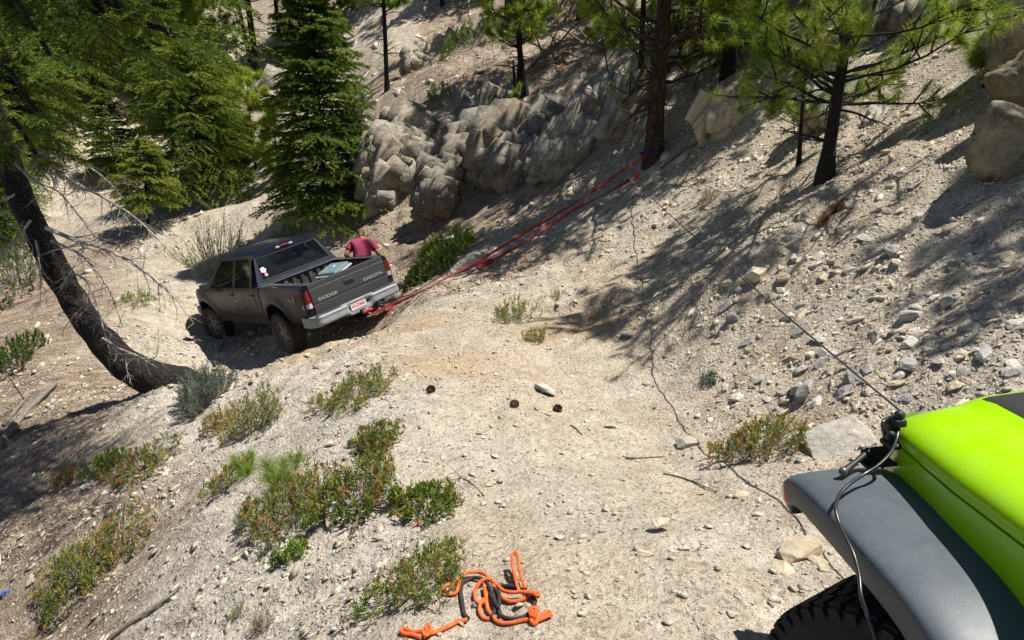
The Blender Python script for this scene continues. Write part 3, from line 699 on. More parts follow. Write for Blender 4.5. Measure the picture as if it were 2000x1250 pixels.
# hood latch on the wing, and the ball-ended antenna bracket
lt = MB(); lt.box((-.618, .46, 1.085), (.045, .07, .02)); lt.box((-.612, .475, 1.12), (.035, .045, .085)); lt.box((-.60, .46, 1.165), (.04, .05, .03)); lto = lt.build('hood_latch', M_black, JEEP, bevel=.008)
lt = MB(); lt.lathe([(0, .018), (.013, .012), (.018, 0), (.013, -.012), (0, -.018)], 14, c=(-.598, .455, 1.19)); lt.build('latch_knob', M_black, lto, auto=60); lt = MB(); lt.lathe([(0, .014), (.010, .01), (.014, 0), (.010, -.01), (0, -.014)], 14, c=(-.632, .44, 1.13)); lt.build('latch_knob', M_black, lto, auto=60)
br = MB(); br.box((-.655, .485, 1.035), (.10, .012, .06)); br.box((-.65, .47, 1.01), (.11, .05, .01)); bro = br.build('antenna_bracket', M_black, JEEP, bevel=.004)
br = MB(); br.tube([(-.68, .485, 1.05), (-.735, .455, 1.035), (-.79, .425, 1.02)], [.011, .009, .013], 10); br.build('antenna_stub', M_black, bro, auto=50)
br = MB(); br.lathe([(0, -.015), (.009, -.012), (.014, -.005), (.014, .005), (.009, .012), (0, .015)], 16); br.v = [(x-.80, y+.42, z+1.022) for x, y, z in br.v]; br.build('ball_end', mat('dull_ball', (.12, .12, .13), .4, .5), bro, auto=60)
# ------------------------------------------------------------------ black control lead lying over the flare
def spline(P, n=8):
    P = [Vector(p) for p in P]; Q = [P[0]*2-P[1]]+P+[P[-1]*2-P[-2]]; out = []
    for i in range(1, len(Q)-2):
        for k in range(n):
            t = k/n; a, b, c, d = Q[i-1:i+3]
            out.append(.5*((2*b)+(c-a)*t+(2*a-5*b+4*c-d)*t*t+(3*b-3*c+d-a)*t**3))
    return out+[Q[-2]]
LEAD = [at(*q) for q in [(1728, 850, 2.30), (1724, 826, 2.31), (1740, 815, 2.33), (1754, 826, 2.31), (1753, 850, 2.27), (1741, 882, 2.24), (1715, 909, 2.215), (1688, 926, 2.20), (1660, 945, 2.165), (1640, 966, 2.13), (1632, 992, 2.075), (1640, 1025, 2.03), (1654, 1055, 1.98), (1668, 1085, 1.94), (1678, 1125, 1.90), (1682, 1165, 1.86), (1694, 1200, 1.84), (1712, 1250, 1.80), (1730, 1330, 1.78), (1740, 1420, 1.78)]]
m = MB(); m.tube(spline(LEAD, 10), .0058, 8)
lead = m.build('control_lead', mat('lead_rubber', (.025, .025, .028), .28), None, auto=60)
tag(lead, 'thin black cable looping from the hood latch down over the grey flare', 'cable')
# ------------------------------------------------------------------ stones, boulders, outcrops, gravel, litter
def rock_nodes(c0, c1, c2, lich=0.0, warm=.0):
    def f(t, b):
        N = NT(t); p = N.pos(); n = N.noise(p, 3.5, 7, .65); m = N.noise(p, 18, 5, .7); ti = N.attr('tint')
        oi = N.n('ShaderNodeObjectInfo').outputs['Random']
        k = N.math('FRACT', N.math('ADD', ti, oi))
        c = N.ramp(N.math('ADD', N.math('MULTIPLY', n, .6), N.math('MULTIPLY', k, .45)), [(.15, c0), (.5, c1), (.85, c2)])
        c = N.mix(.8, c, N.ramp(m, [(.25, (.55, .53, .52)), (.55, (1, 1, 1)), (.8, (1.2, 1.18, 1.12))]), 'MULTIPLY')
        st = N.noise(N.mapv(p, (.6, .6, 3.0), (.35, .2, 0)), 2.2, 5, .65)
        if lich: c = N.mix(.85, c, N.ramp(N.voro(N.mapv(p, (1, 1, .55), (.4, .3, 0)), 2.6, 'DISTANCE_TO_EDGE'), [(0, (.5, .5, .5)), (.02, (.9, .9, .9)), (.06, (1, 1, 1))]), 'MULTIPLY'); c = N.mix(.8, c, N.ramp(N.noise(p, 1.7, 6, .75), [(.36, (.35, .36, .37)), (.50, (.95, .95, .92)), (.65, (1.3, 1.25, 1.15))]), 'MULTIPLY')
        if lich: c = N.mix(N.ramp(st, [(.42, (0, 0, 0)), (.72, (lich, lich, lich))]), c, (.10, .095, .085))
        if warm: c = N.mix(N.ramp(N.noise(p, 1.3, 3, .5), [(.45, (0, 0, 0)), (.7, (warm, warm, warm))]), c, (.38, .25, .13))
        N.l(c, b.inputs['Base Color']); b.inputs['Roughness'].default_value = .9; b.inputs['Specular IOR Level'].default_value = .25
        b1 = N.bump(N.noise(p, 9, 8, .72), None, .7, .05 if not lich else .07); b2 = N.bump(N.voro(p, 14, 'DISTANCE_TO_EDGE'), None, .25, .02, b1); N.bump(N.noise(p, 70, 4, .7), b, .5, .008, b2)
    return f
M_stone = mat('pale_stone', nodes=rock_nodes((.32, .30, .265), (.50, .47, .41), (.68, .65, .59)))
M_tan = mat('tan_stone', nodes=rock_nodes((.34, .28, .20), (.52, .44, .32), (.64, .56, .43)))
M_grey = mat('grey_stone', nodes=rock_nodes((.22, .218, .21), (.36, .355, .34), (.52, .51, .49)))
M_crag = mat('weathered_crag', nodes=rock_nodes((.13, .128, .12), (.32, .305, .27), (.60, .56, .48), .7, .35))
M_olive = mat('olive_boulder', nodes=rock_nodes((.20, .185, .13), (.36, .325, .235), (.50, .46, .36), .3, .3))
M_gravel = mat('gravel', nodes=rock_nodes((.30, .26, .20), (.52, .46, .365), (.70, .65, .56)))
def hull_proto(seed, n=16, fl=.6, cube=.5):
    r = random.Random(seed); bm = bmesh.new()
    for _ in range(n):
        v = Vector((r.gauss(0, 1), r.gauss(0, 1), r.gauss(0, 1))).normalized()
        k = max(abs(v.x), abs(v.y), abs(v.z)); v = v*(1-cube)+v/k*cube*.85
        bm.verts.new((v.x, v.y*r.uniform(.7, .95), v.z*fl))
    g = bmesh.ops.convex_hull(bm, input=bm.verts)
    bmesh.ops.delete(bm, geom=[v for v in bm.verts if not v.link_faces], context='VERTS')
    bmesh.ops.triangulate(bm, faces=bm.faces); bm.verts.index_update()
    V = np.array([v.co[:] for v in bm.verts]); F = np.array([[v.index for v in f.verts] for f in bm.faces]); bm.free(); return V, F
PRO = [hull_proto(100+i, random.Random(i).randint(11, 17), random.Random(i+9).uniform(.35, .8), random.Random(i+4).uniform(.3, .9)) for i in range(12)]
PRO_S = [hull_proto(300+i, 8, random.Random(i).uniform(.5, .8), .3) for i in range(8)]
STONE_ME = []
for i, (V, F) in enumerate(PRO):
    me = bpy.data.meshes.new('stone'); me.from_pydata(V.tolist(), [], F.tolist())
    bm = bmesh.new(); bm.from_mesh(me); bmesh.ops.dissolve_limit(bm, angle_limit=R(14), verts=bm.verts, edges=bm.edges)
    bmesh.ops.bevel(bm, geom=bm.edges[:], offset=.055, segments=2, affect='EDGES', profile=.6)
    bmesh.ops.triangulate(bm, faces=bm.faces); bmesh.ops.subdivide_edges(bm, edges=[e for e in bm.edges if e.calc_length() > .35], cuts=2, use_grid_fill=True)
    for v in bm.verts:
        c = v.co; c += c.normalized()*.05*float(vnoise(c.x*3+i, c.y*3+c.z*2, 5))+c.normalized()*.02*float(vnoise(c.x*9+i, c.y*9+c.z*8, 6))
    for f in bm.faces: f.smooth = False
    bmesh.ops.triangulate(bm, faces=bm.faces)
    bm.to_mesh(me); bm.free(); me.update(); STONE_ME.append(me)
def stone(px, py, wpx, mt=None, label=None, flat=1.0, i=None, sink=.3, name='rock', group=None, rz=None, cat='rock', asp=1.0):
    g = ground(px, py); t = g[1]*CS-(g[2]-CAMH)*SN; r = wpx*t/1333/2
    i = random.randrange(12) if i is None else i
    key = (i, (mt or M_stone).name)
    me = SM.get(key)
    if me is None: me = STONE_ME[i].copy(); me.materials.append(mt or M_stone); SM[key] = me
    o = bpy.data.objects.new(name, me); COL.objects.link(o)
    nrm = normal(g[0], g[1]); q = Vector((0, 0, 1)).rotation_difference((nrm+Vector((random.uniform(-.25, .25), random.uniform(-.25, .25), 0))).normalized())
    o.rotation_mode = 'QUATERNION'; o.rotation_quaternion = q @ Quaternion((0, 0, 1), rz if rz is not None else random.uniform(0, 6.28))
    o.scale = (r, r*random.uniform(.75, .95)*asp, r*flat); zl = max(v.co.z for v in me.vertices)
    o.location = Vector(g)+nrm*(r*flat*zl*(1-2*sink))
    tag(o, label, cat, group); return o
SM = {}
for a in [
    (1060, 764, 62, M_stone, 'flat cream rock lying in the middle of the trail by two pine cones', .55, 1, .3),
    (1292, 1036, 44, M_tan, 'upright angular pale rock casting a shadow on the near trail', 1.3, 5, .2),
    (1262, 1085, 46, M_tan, 'low buff rock just below the upright angular rock', .6, 7, .4),
    (1556, 1076, 108, M_tan, 'long tan rock beside the front of the green vehicle', .55, 1, .3),
    (1522, 1112, 70, M_tan, 'flat slab under the long tan rock by the green vehicle', .4, 9, .4),
    (1596, 1098, 60, M_tan, 'small wedge rock tucked against the long tan rock', .5, 4, .4),
    (1640, 862, 150, M_stone, 'big sandy boulder behind the grey fender flare', .6, 2, .5),
    (1452, 558, 34, M_tan, 'pale block with a dark side left of the winch line', 1.2, 8, .2),
    (1482, 538, 44, M_tan, 'yellowish block just above the winch line', .9, 6, .3),
    (1532, 546, 36, M_tan, 'pale square stone right of the yellowish block', 1.0, 0, .2),
    (1433, 624, 34, M_grey, 'grey pointed stone on the slope left of the winch line', 1.1, 10, .3),
    (1286, 352, 34, M_stone, 'bright white rock at the foot of the strapped pine', .9, 11, .3),
    (1652, 404, 44, M_stone, 'white slab above the dead red branch', .5, 3, .3),
    (1690, 468, 36, M_grey, 'rounded grey stone below the dead red branch', .8, 5, .4),
    (1862, 446, 42, M_tan, 'flat tan stone in the shade below the big boulders', .5, 7, .4),
    (1790, 362, 42, M_stone, 'pale flat slab at the edge of the boulder shade', .4, 1, .4),
    (1906, 598, 38, M_stone, 'bright white stone in the shaded scree', .8, 9, .3),
    (1876, 692, 50, M_tan, 'yellow tan slab in the scree above the green hood', .5, 4, .35),
    (1780, 618, 44, M_grey, 'upright grey slab in the scree shade', 1.1, 2, .3),
    (1938, 690, 70, M_grey, 'large olive grey slab above the green hood', .55, 8, .35),
    (1662, 745, 46, M_grey, 'grey wedge stone beside the winch line', 1.0, 6, .35),
    (1776, 716, 44, M_grey, 'dark tilted slab in the scree', 1.1, 0, .3),
    (1757, 740, 42, M_stone, 'pale slab leaning on the dark tilted slab', .7, 10, .3),
    (1604, 712, 40, M_grey, 'grey block at the left edge of the scree', .8, 11, .35),
    (1576, 765, 80, M_grey, 'broad grey block behind the reddish shrub', .8, 3, .4),
    (1226, 656, 30, M_grey, 'grey stone beside the slump in the trail bank', .9, 5, .35),
    (1335, 1072, 30, M_tan, 'small buff stone right of the upright angular rock', .6, 7, .35),
    (664, 1042, 36, M_stone, 'white flat stone right of the seedling shrub', .4, 1, .35),
    (868, 1014, 30, M_stone, 'white stone at the trail edge under the spiky shrub', .7, 9, .35),
    (650, 1000, 66, M_grey, 'dark grey boulder in the shade of the reddish shrub', 1.0, 4, .4),
    (62, 1132, 34, M_tan, 'yellowish stone at the left edge of the slope', .6, 2, .35),
    (632, 722, 60, M_tan, 'half buried rock in the dirt lip behind the pickup', .8, 8, .55),
    (1345, 868, 56, M_stone, 'pale jagged stone left of the reddish shrub on the right', .6, 6, .35),
    (1448, 968, 34, M_tan, 'small tan stone between trail and fender', .7, 0, .35),
    (1196, 834, 34, M_stone, 'flat white stone right of the pine cones', .4, 10, .4),
    (935, 848, 16, M_tan, 'small grey pyramid stone on the pale trail', 1.2, 11, .25),
    (1092, 1052, 26, M_stone, 'small pale stone on the trail above the orange rope', .8, 3, .3),
    (968, 892, 24, M_tan, 'thin buff flake lying on the trail', .35, 5, .3),
    (1118, 1238-80, 18, M_tan, 'little brown pebble right of the orange rope', .8, 7, .3),
    (172, 950, 30, M_stone, 'white stone in front of the left green shrubs', .8, 1, .3),
    (120, 1185, 60, M_grey, 'grey boulder half buried below the long reddish shrub', .8, 2, .4),
    (1700, 742+20, 34, M_stone, 'small white block by the winch line near the hood', .7, 9, .3),
]: stone(a[0], a[1], a[2], a[3], a[4], a[5], a[6], a[7])
# ---- loose stones: individual, told apart only by the patch they lie in
def where(x, y):
    for c, s in (((x > 1880 and y < 620), 'near the right edge'), ((abs((y-352)-(x-1240)*.857) < 60), 'beside the winch line'), ((y > 690 and x > 1600), 'just above the green hood'), ((1480 < x and y < 480), 'below the young pine'),
                 ((x > 1560), 'out in the open'), ((x > 1350 and y < 640), 'left of the winch line'), ((y > 1150), 'low down near the tyre'), ((x < 320), 'near the left edge'), ((y < 520), 'under the strapped pine'), ((x < 620 and y > 1000), 'below the reddish shrubs'), ((x < 620), 'among the reddish shrubs')):
        if c: return s
    return 'on open ground'
def scatter(n, box, wr, mt, label, group, seed, poly=None):
    r = random.Random(seed); k = 0
    while k < n:
        x, y = r.uniform(box[0], box[2]), r.uniform(box[1], box[3])
        if poly and not poly(x, y): continue
        wp = wr[0]+(wr[1]-wr[0])*r.random()**1.9; m_ = r.choice(mt); fl = r.uniform(.4, .9); u = (wp-wr[0])/(wr[1]-wr[0])
        lb = '%s %s %s %s %s' % ('large' if u > .55 else 'mid-sized' if u > .25 else 'small', {'pale_stone': 'whitish', 'tan_stone': 'tan', 'grey_stone': 'grey'}[m_.name], 'flat stone' if fl < .55 else 'chunky stone' if fl > .75 else 'angular stone', where(x, y), label)
        stone(x, y, wp, m_, lb, fl, None, .3, 'stone', group, cat='stone'); k += 1
scatter(176, (1400, 480, 2000, 790), (12, 46), [M_grey, M_stone, M_stone, M_tan], 'in the scree', 'stones in the scree', 1, lambda x, y: (x-1400)*.5+(y-440) > 90)
scatter(28, (1060, 640, 1480, 1000), (7, 20), [M_stone, M_tan], 'on the trail', 'stones on the trail', 2)
scatter(20, (1280, 960, 1580, 1240), (10, 26), [M_stone, M_tan], 'beside the tyre', 'stones by the tyre', 3)
scatter(30, (1200, 330, 1800, 560), (7, 24), [M_stone, M_tan], 'on the slope', 'stones on the pine slope', 4)
scatter(24, (120, 880, 620, 1240), (7, 22), [M_stone, M_stone, M_tan], 'on the left slope', 'stones on the left slope', 5)
scatter(20, (780, 420, 1300, 640), (6, 16), [M_stone, M_tan], 'below the straps', 'stones below the straps', 6)

def merge_instances(name, PR, pos, scl, nrm, mt, rng, label, cat, flat=(.6, 1.0), elong=(.7, 1.4)):
    Vs, Fs, Ts = [], [], []; n0 = 0; pid = rng.integers(0, len(PR), len(pos))
    for k, (V, F) in enumerate(PR):
        ii = np.where(pid == k)[0]; m = len(ii)
        if not m: continue
        a = rng.uniform(0, 6.283, m); ca, sa = np.cos(a), np.sin(a)
        sx = scl[ii]*rng.uniform(*elong, m); sy = scl[ii]*rng.uniform(.7, 1.1, m); sz = scl[ii]*rng.uniform(*flat, m)
        X = V[None, :, 0]*sx[:, None]; Y = V[None, :, 1]*sy[:, None]; Z = V[None, :, 2]*sz[:, None]
        tl = rng.uniform(-.5, .5, m)[:, None]; Z, X = Z+X*tl*.6, X
        X2 = X*ca[:, None]-Y*sa[:, None]; Y2 = X*sa[:, None]+Y*ca[:, None]
        Z2 = Z-(nrm[ii, 0:1]*X2+nrm[ii, 1:2]*Y2)/nrm[ii, 2:3]
        P = np.stack([X2, Y2, Z2], 2)+pos[ii][:, None, :]
        Vs.append(P.reshape(-1, 3)); Fs.append((F[None]+(np.arange(m)*len(V))[:, None, None]+n0).reshape(-1, 3)); Ts.append(np.repeat(rng.uniform(0, 1, m), len(V))); n0 += m*len(V)
    o = mesh_np(name, np.concatenate(Vs), np.concatenate(Fs), mt, tint=np.concatenate(Ts)); tag(o, label, cat, kind='stuff'); return o
def surf(x, y, e=.12):
    z = H(x, y); hx = (H(x+e, y)-z)/e; hy = (H(x, y+e)-z)/e; n = np.stack([-hx, -hy, np.ones_like(z)], 1); return z, n/np.linalg.norm(n, axis=1, keepdims=True)
def wedge(n, r0, r1, rng, a0=-42, a1=42):
    r = np.exp(rng.uniform(math.log(r0), math.log(r1), n)); a = np.radians(rng.uniform(a0, a1, n)); return r*np.sin(a), r*np.cos(a), r
x, y, r = wedge(110000, 2.0, 15, RNG)
cl = vnoise(x*1.1, y*1.1, 71)+.6*vnoise(x*3.1, y*3.1, 72); tm = trailmask(x, y)
keep = RNG.random(len(x)) < np.clip(.45+.55*cl-.15*tm+.35*sstep(1.5, 3, x), .12, 1)
x, y, r, tm = x[keep], y[keep], r[keep], tm[keep]
z, nn = surf(x, y)
s_ = (.003+.0019*r)*(.55+RNG.pareto(2.4, len(x))*.6); s_ = np.minimum(s_, .045+.002*r)*(1-.35*tm)
merge_instances('gravel', PRO_S, np.stack([x, y, z+s_*.15], 1), s_, nn, M_gravel, RNG, 'loose grit and small stones strewn over the trail and slopes', 'gravel')
n = 26000; x = RNG.uniform(1.6, 7.5, n); y = RNG.uniform(3.0, 10.5, n); cl = vnoise(x*1.6, y*1.6, 75)+.5*vnoise(x*4, y*4, 76); keep = RNG.random(n) < np.clip((.35+.8*cl)*sstep(0, 1.0, x-2.5+.1*(y-4))*(1-.92*sstep(5.4, 7.2, y)), .01, 1); x, y = x[keep], y[keep]
z, nn = surf(x, y); s_ = .011*(.6+RNG.pareto(2.1, len(x))*.7); s_ = np.minimum(s_, .075)
merge_instances('scree', PRO, np.stack([x, y, z+s_*.1], 1), s_, nn, M_gravel, RNG, 'broken scree of small angular stones above the green vehicle', 'scree', (.4, .9))
x, y, r = wedge(22000, 12, 60, RNG, -46, 44); z, nn = surf(x, y)
cl = vnoise(x*.4, y*.4, 73); keep = (cl > -.1)&(RNG.random(len(x)) < .6); x, y, z, nn, r = x[keep], y[keep], z[keep], nn[keep], r[keep]
s_ = (.0019*r)*(.6+RNG.pareto(2.0, len(x))*.8); s_ = np.minimum(s_, .22)
merge_instances('talus', PRO_S, np.stack([x, y, z], 1), s_, nn, M_gravel, RNG, 'scattered rubble on the far slopes', 'rubble')
# ---- needle and twig litter: thin slivers lying down the slope
def slivers(name, x, y, L, wd, mt, label, cat, rng, spread=.7, lift=.02):
    z, nn = surf(x, y); n = len(x); fa = np.arctan2(nn[:, 1], nn[:, 0])+rng.normal(0, spread, n); d = np.stack([np.cos(fa), np.sin(fa)], 1)
    dz = -(nn[:, 0]*d[:, 0]+nn[:, 1]*d[:, 1])/nn[:, 2]; D = np.stack([d[:, 0], d[:, 1], dz+rng.uniform(-.05, .30, n)*.6], 1); D /= np.linalg.norm(D, axis=1, keepdims=True)
    S = np.cross(D, nn); S /= np.linalg.norm(S, axis=1, keepdims=True); P = np.stack([x, y, z+rng.uniform(0, lift, n)], 1); L = L[:, None]; wd = wd[:, None]
    bend = nn*L*rng.uniform(-.05, .12, n)[:, None]
    V = np.stack([P-D*L/2-S*wd, P-D*L/2+S*wd, P+S*wd+bend, P-S*wd+bend, P+D*L/2], 1).reshape(-1, 3)
    b = (np.arange(n)*5)[:, None]; F = np.concatenate([b+np.array([0, 1, 2]), b+np.array([0, 2, 3]), b+np.array([3, 2, 4])])
    o = mesh_np(name, V, F, mt, tint=np.repeat(rng.uniform(0, 1, n), 5)); tag(o, label, cat, kind='stuff'); return o
def tint_nodes(stops, rough=.8, trans=0.0):
    def f(t, b):
        N = NT(t); c = N.ramp(N.attr('tint'), stops); N.l(c, b.inputs['Base Color']); b.inputs['Roughness'].default_value = rough; b.inputs['Specular IOR Level'].default_value = .25
        if trans:
            tr = N.n('ShaderNodeBsdfTranslucent'); N.l(c, tr.inputs[0]); mx = N.n('ShaderNodeMixShader'); mx.inputs[0].default_value = trans
            out = t.nodes['Material Output']; N.l(b.outputs[0], mx.inputs[1]); N.l(tr.outputs[0], mx.inputs[2]); N.l(mx.outputs[0], out.inputs[0])
    return f
M_litter = mat('dry_needles', nodes=tint_nodes([(0, (.10, .055, .035)), (.4, (.25, .15, .09)), (.75, (.36, .26, .17)), (1, (.50, .43, .34))]))
n = 30000; x = RNG.uniform(-15, -1.5, n); y = RNG.uniform(2.5, 17, n)
l_ = np.interp(y, [0, 3, 6, 9, 11, 20], [-1.6, -1.0, -1.6, -3.2, -4.6, -9]); k = (l_-x+.8*vnoise(x*.5, y*.5, 3) > 1.2+RNG.uniform(0, 2.5, n)); x, y = x[k], y[k]
slivers('needle_litter', x, y, RNG.uniform(.05, .22, len(x)), RNG.uniform(.0018, .005, len(x)), M_litter, 'brown pine needle litter on the lower left slope', 'needle litter', RNG)
n = 34000; x = RNG.uniform(-6, 9, n); y = RNG.uniform(11, 26, n); k = (vnoise(x*.6, y*.6, 9)+.5*vnoise(x*2, y*2, 8) > RNG.uniform(-.2, .7, n)) & (x > -3-.2*(y-11)); x, y = x[k], y[k]
slivers('twig_litter', x, y, RNG.uniform(.10, .5, len(x)), RNG.uniform(.003, .010, len(x)), M_litter, 'dry twigs and needles on the slope among the pines', 'twig litter', RNG, .9, .05)
# ---- crags
def block_proto(seed):
    r = random.Random(seed); bm = bmesh.new()
    for x in (-1, 1):
        for y in (-1, 1):
            for z in (-1, 1):
                k = r.uniform(.45, 1); q = Vector((x*r.uniform(.6, 1), y*r.uniform(.5, .9), z*r.uniform(.6, 1)))
                if k < .72: bm.verts.new((q.x*.55, q.y, q.z)); bm.verts.new((q.x, q.y*.5, q.z)); bm.verts.new((q.x, q.y, q.z*.5))
                else: bm.verts.new(q)
    bmesh.ops.convex_hull(bm, input=bm.verts); bmesh.ops.delete(bm, geom=[v for v in bm.verts if not v.link_faces], context='VERTS'); bmesh.ops.triangulate(bm, faces=bm.faces); bm.verts.index_update()
    V = np.array([v.co[:] for v in bm.verts]); F = np.array([[v.index for v in f.verts] for f in bm.faces]); bm.free(); return V, F
BLK = [block_proto(500+i) for i in range(14)]
def crag(px, py, t, lumps, label, mt=None, name='rock_outcrop', seed=1, rough=1.0, cat='rock outcrop'):
    """lumps: (dpx, dpy, dt, rx, ry, rz) ellipsoids cut into facets, one mesh"""
    r = np.random.default_rng(seed); bm = bmesh.new(); bmesh.ops.create_icosphere(bm, subdivisions=5, radius=1)
    bm.verts.index_update(); U = np.array([v.co[:] for v in bm.verts]); F0 = np.array([[v.index for v in f.verts] for f in bm.faces]); bm.free()
    Vs, Fs = [], []; k = 0
    for (dx, dy, dt, rx, ry, rz) in lumps:
        c = at(px+dx, py+dy, t+dt); q = r.normal(size=(26, 3)); q[:, 2] *= .8; q /= np.linalg.norm(q, axis=1, keepdims=True); dd = r.uniform(.62, .95, 26)
        S = U@q.T; rad = np.where(S > .05, dd[None]/np.maximum(S, .05), 9).min(1); rad = np.minimum(rad, 1.15)
        P = U*rad[:, None]*np.array([rx, ry, rz]); W = P+c; sc = (rx+ry+rz)/3
        for ns_, am, an in ((16, .26, .55), (70, .12, .35), (300, .045, .22)):    # fractured faces: each cell of the rock is a tilted plane
            q = r.normal(size=(ns_, 3)); q /= np.linalg.norm(q, axis=1, keepdims=True); M3 = np.array([1.15, 1.15, .62]); hh = r.uniform(-1, 1, ns_); tl = r.normal(0, 1, (ns_, 3))*an*6
            id_ = np.argmin(((U[:, None]*M3-q[None]*M3)**2).sum(2), 1); e = hh[id_]+((U-q[id_])*tl[id_]).sum(1); P += U*(np.clip(e, -1.3, 1.3)*am*sc*.55*rough)[:, None]
        for f_, a_, s in ((5/sc, .03, 1), (12/sc, .018, 2)): P += U*(vnoise(W[:, 0]*f_+s, W[:, 2]*f_*.8+W[:, 1]*f_*.6, 80+s)*a_*sc)[:, None]
        Vs.append(P*(.84 if rough > .5 else 1)+c); Fs.append(F0+k); k += len(U)
        for _ in range(40 if rough > .5 else 0):
            sv, sf = BLK[r.integers(0, 14)]; n_ = r.normal(size=3); n_[1] -= .5; n_[2] = n_[2]*.8+.1; n_ /= np.linalg.norm(n_); s_ = sc*r.uniform(.18, .62)
            ang = r.normal(0, .13, 3)+np.array([.25, .38, .75]); Rm = np.array(Euler(ang).to_matrix()); q_ = (sv*(np.array([s_*r.uniform(1.0, 1.6), s_*r.uniform(.18, .4), s_*r.uniform(.8, 1.7)]) if r.random() < .6 else np.array([s_*r.uniform(.7, 1.2), s_*r.uniform(.5, .9), s_*r.uniform(.6, 1.2)])))@Rm.T
            Vs.append(q_+c+n_*np.array([rx, ry, rz])*r.uniform(.48, .80)); Fs.append(sf+k); k += len(sv)
    o = mesh_np(name, np.concatenate(Vs), np.concatenate(Fs), mt or M_crag); tag(o, label, cat); return o
crag(775, 330, 17.6, [(0, 0, 0, .75, .8, 1.25), (35, -60, .6, .7, .7, .8), (-25, 40, -.2, .5, .6, .8), (50, 20, .3, .5, .6, 1.0), (20, -85, .8, .6, .6, .5)], 'pale jagged crag right of the tall fir', seed=3)
crag(850, 375, 16.3, [(0, 0, 0, .45, .45, .62), (25, -35, .2, .35, .4, .4), (-20, 20, 0, .3, .35, .4)], 'small pointed rock standing below the crags', seed=5)
crag(960, 315, 17.0, [(0, 0, 0, 1.2, .8, 1.15), (10, -95, .8, .9, .6, .5), (110, -60, .2, .8, .6, .6), (50, 20, -.4, .7, .7, .8), (-55, 20, .1, .6, .7, 1.0), (20, -60, .5, .9, .7, .5), (85, 10, -.8, .4, .5, .6)], 'wide dark crag in the middle of the hillside', seed=7)
crag(1170, 268, 15.6, [(0, 0, 0, 1.1, .8, 1.0), (-60, 30, -.1, .8, .7, .7), (70, -15, -.4, .8, .7, 1.0), (20, -55, .3, .9, .7, .6), (-95, 50, -.3, .6, .5, .5), (95, 30, -.8, .6, .5, .7)], 'shaded bluish crag left of the strapped pine', seed=9)
crag(520, 235, 27.5, [(0, 0, 0, 1.2, 1.2, 1.7), (-25, 20, -.3, .6, .8, 1.4), (35, 15, -.2, .9, .8, 1.2)], 'grey crag behind the left side of the tall fir', seed=11)
crag(1405, 235, 12.6, [(0, 0, 0, .42, .4, .42), (40, -25, .1, .3, .3, .3)], 'rounded tan outcrop just right of the strapped pine', M_tan, seed=13)
crag(882, 100, 24.0, [(0, 0, 0, .85, .6, .5), (-30, 8, 0, .5, .5, .4)], 'dark boulder high on the sandy slope', seed=15)
crag(806, 130, 22.5, [(0, 0, 0, .35, .4, .6)], 'small dark boulder beside the thin pine trunk', seed=17)
crag(1975, 285, 6.4, [(0, 0, 0, .42, .40, .44), (30, 30, .2, .42, .40, .40), (12, -22, .1, .34, .34, .30)], 'large rounded olive boulder on the right edge', M_olive, 'boulder', 19, .3, 'boulder')
crag(1992, 160, 7.0, [(0, 0, 0, .30, .34, .30), (30, -10, .2, .4, .4, .4)], 'middle boulder of the stack on the right edge', M_olive, 'boulder', 21, .35, 'boulder')
crag(1990, 30, 7.6, [(0, 0, 0, .30, .4, .55), (40, 20, .2, .5, .5, .7)], 'tall brown boulder in the top right corner', M_olive, 'boulder', 23, .35, 'boulder')
crag(1830, 60, 11.4, [(0, 0, 0, .65, .6, .6), (-60, -20, .4, .6, .6, .5), (60, 25, -.3, .5, .5, .4)], 'broken crag behind the right hand pine', seed=25)
crag(1590, 215, 10.6, [(0, 0, 0, .30, .3, .42), (45, 30, -.2, .25, .25, .3), (110, 20, .1, .22, .25, .25)], 'low crag between the two right hand trunks', seed=27)
crag(1720, 240, 9.9, [(0, 0, 0, .28, .3, .25), (60, -30, .3, .3, .3, .25)], 'low rock ledge right of the nearer pine trunk', M_stone, seed=29)
# ------------------------------------------------------------------ recovery rig: straps, pulley, winch line
M_redw = mat('red_webbing', (.42, .012, .022), .7, nodes=lambda t, b: (lambda N: N.l(N.mix(N.ramp(N.noise(N.pos(), 30, 3, .6), [(.4, (0, 0, 0)), (.75, (.5, .5, .5))]), (.24, .008, .016), (.20, .045, .035)), b.inputs['Base Color']))(NT(t)))
M_redp = mat('red_shackle_paint', (.55, .01, .01), .35, coat=.3)
def gt(px, py): g = ground(px, py); return g[1]*CS-(g[2]-CAMH)*SN
HITCH = tw((.05, -.12, .40)); PINE = ground(1275, 310)
t0 = HITCH[1]*CS-(HITCH[2]-CAMH)*SN; t1 = 13.25
def rig(px, py, lift=.03): u = (px-722)/(1268-722); return at(px, py, min(t0+(t1-t0)*u, gt(px, py)-lift))
def ribbon(mb, pts, wd, th, twist=0.0, n0=Vector((.3, -.3, 1))):
    pts = [Vector(p) for p in pts]; m = len(pts); P = []
    for i, p in enumerate(pts):
        t = (pts[min(i+1, m-1)]-pts[max(i-1, 0)]).normalized(); a = Quaternion(t, twist*i/m) @ n0; s = t.cross(a).normalized(); u = s.cross(t)
        for sx, sy in ((-1, -1), (1, -1), (1, 1), (-1, 1)): P.append(p+s*sx*wd/2+u*sy*th/2)
    mb.add(P, [(i*4+k, i*4+(k+1) % 4, (i+1)*4+(k+1) % 4, (i+1)*4+k) for i in range(m-1) for k in range(4)]+[(3, 2, 1, 0), (m*4-4, m*4-3, m*4-2, m*4-1)])
def pxpath(L, n=7): return spline([rig(*q) for q in L], n)
s1 = empty('tow_strap', loc=Vector(rig(722, 614))); tag(s1, 'long red recovery strap from the pickup hitch up to the big pine', 'recovery strap')
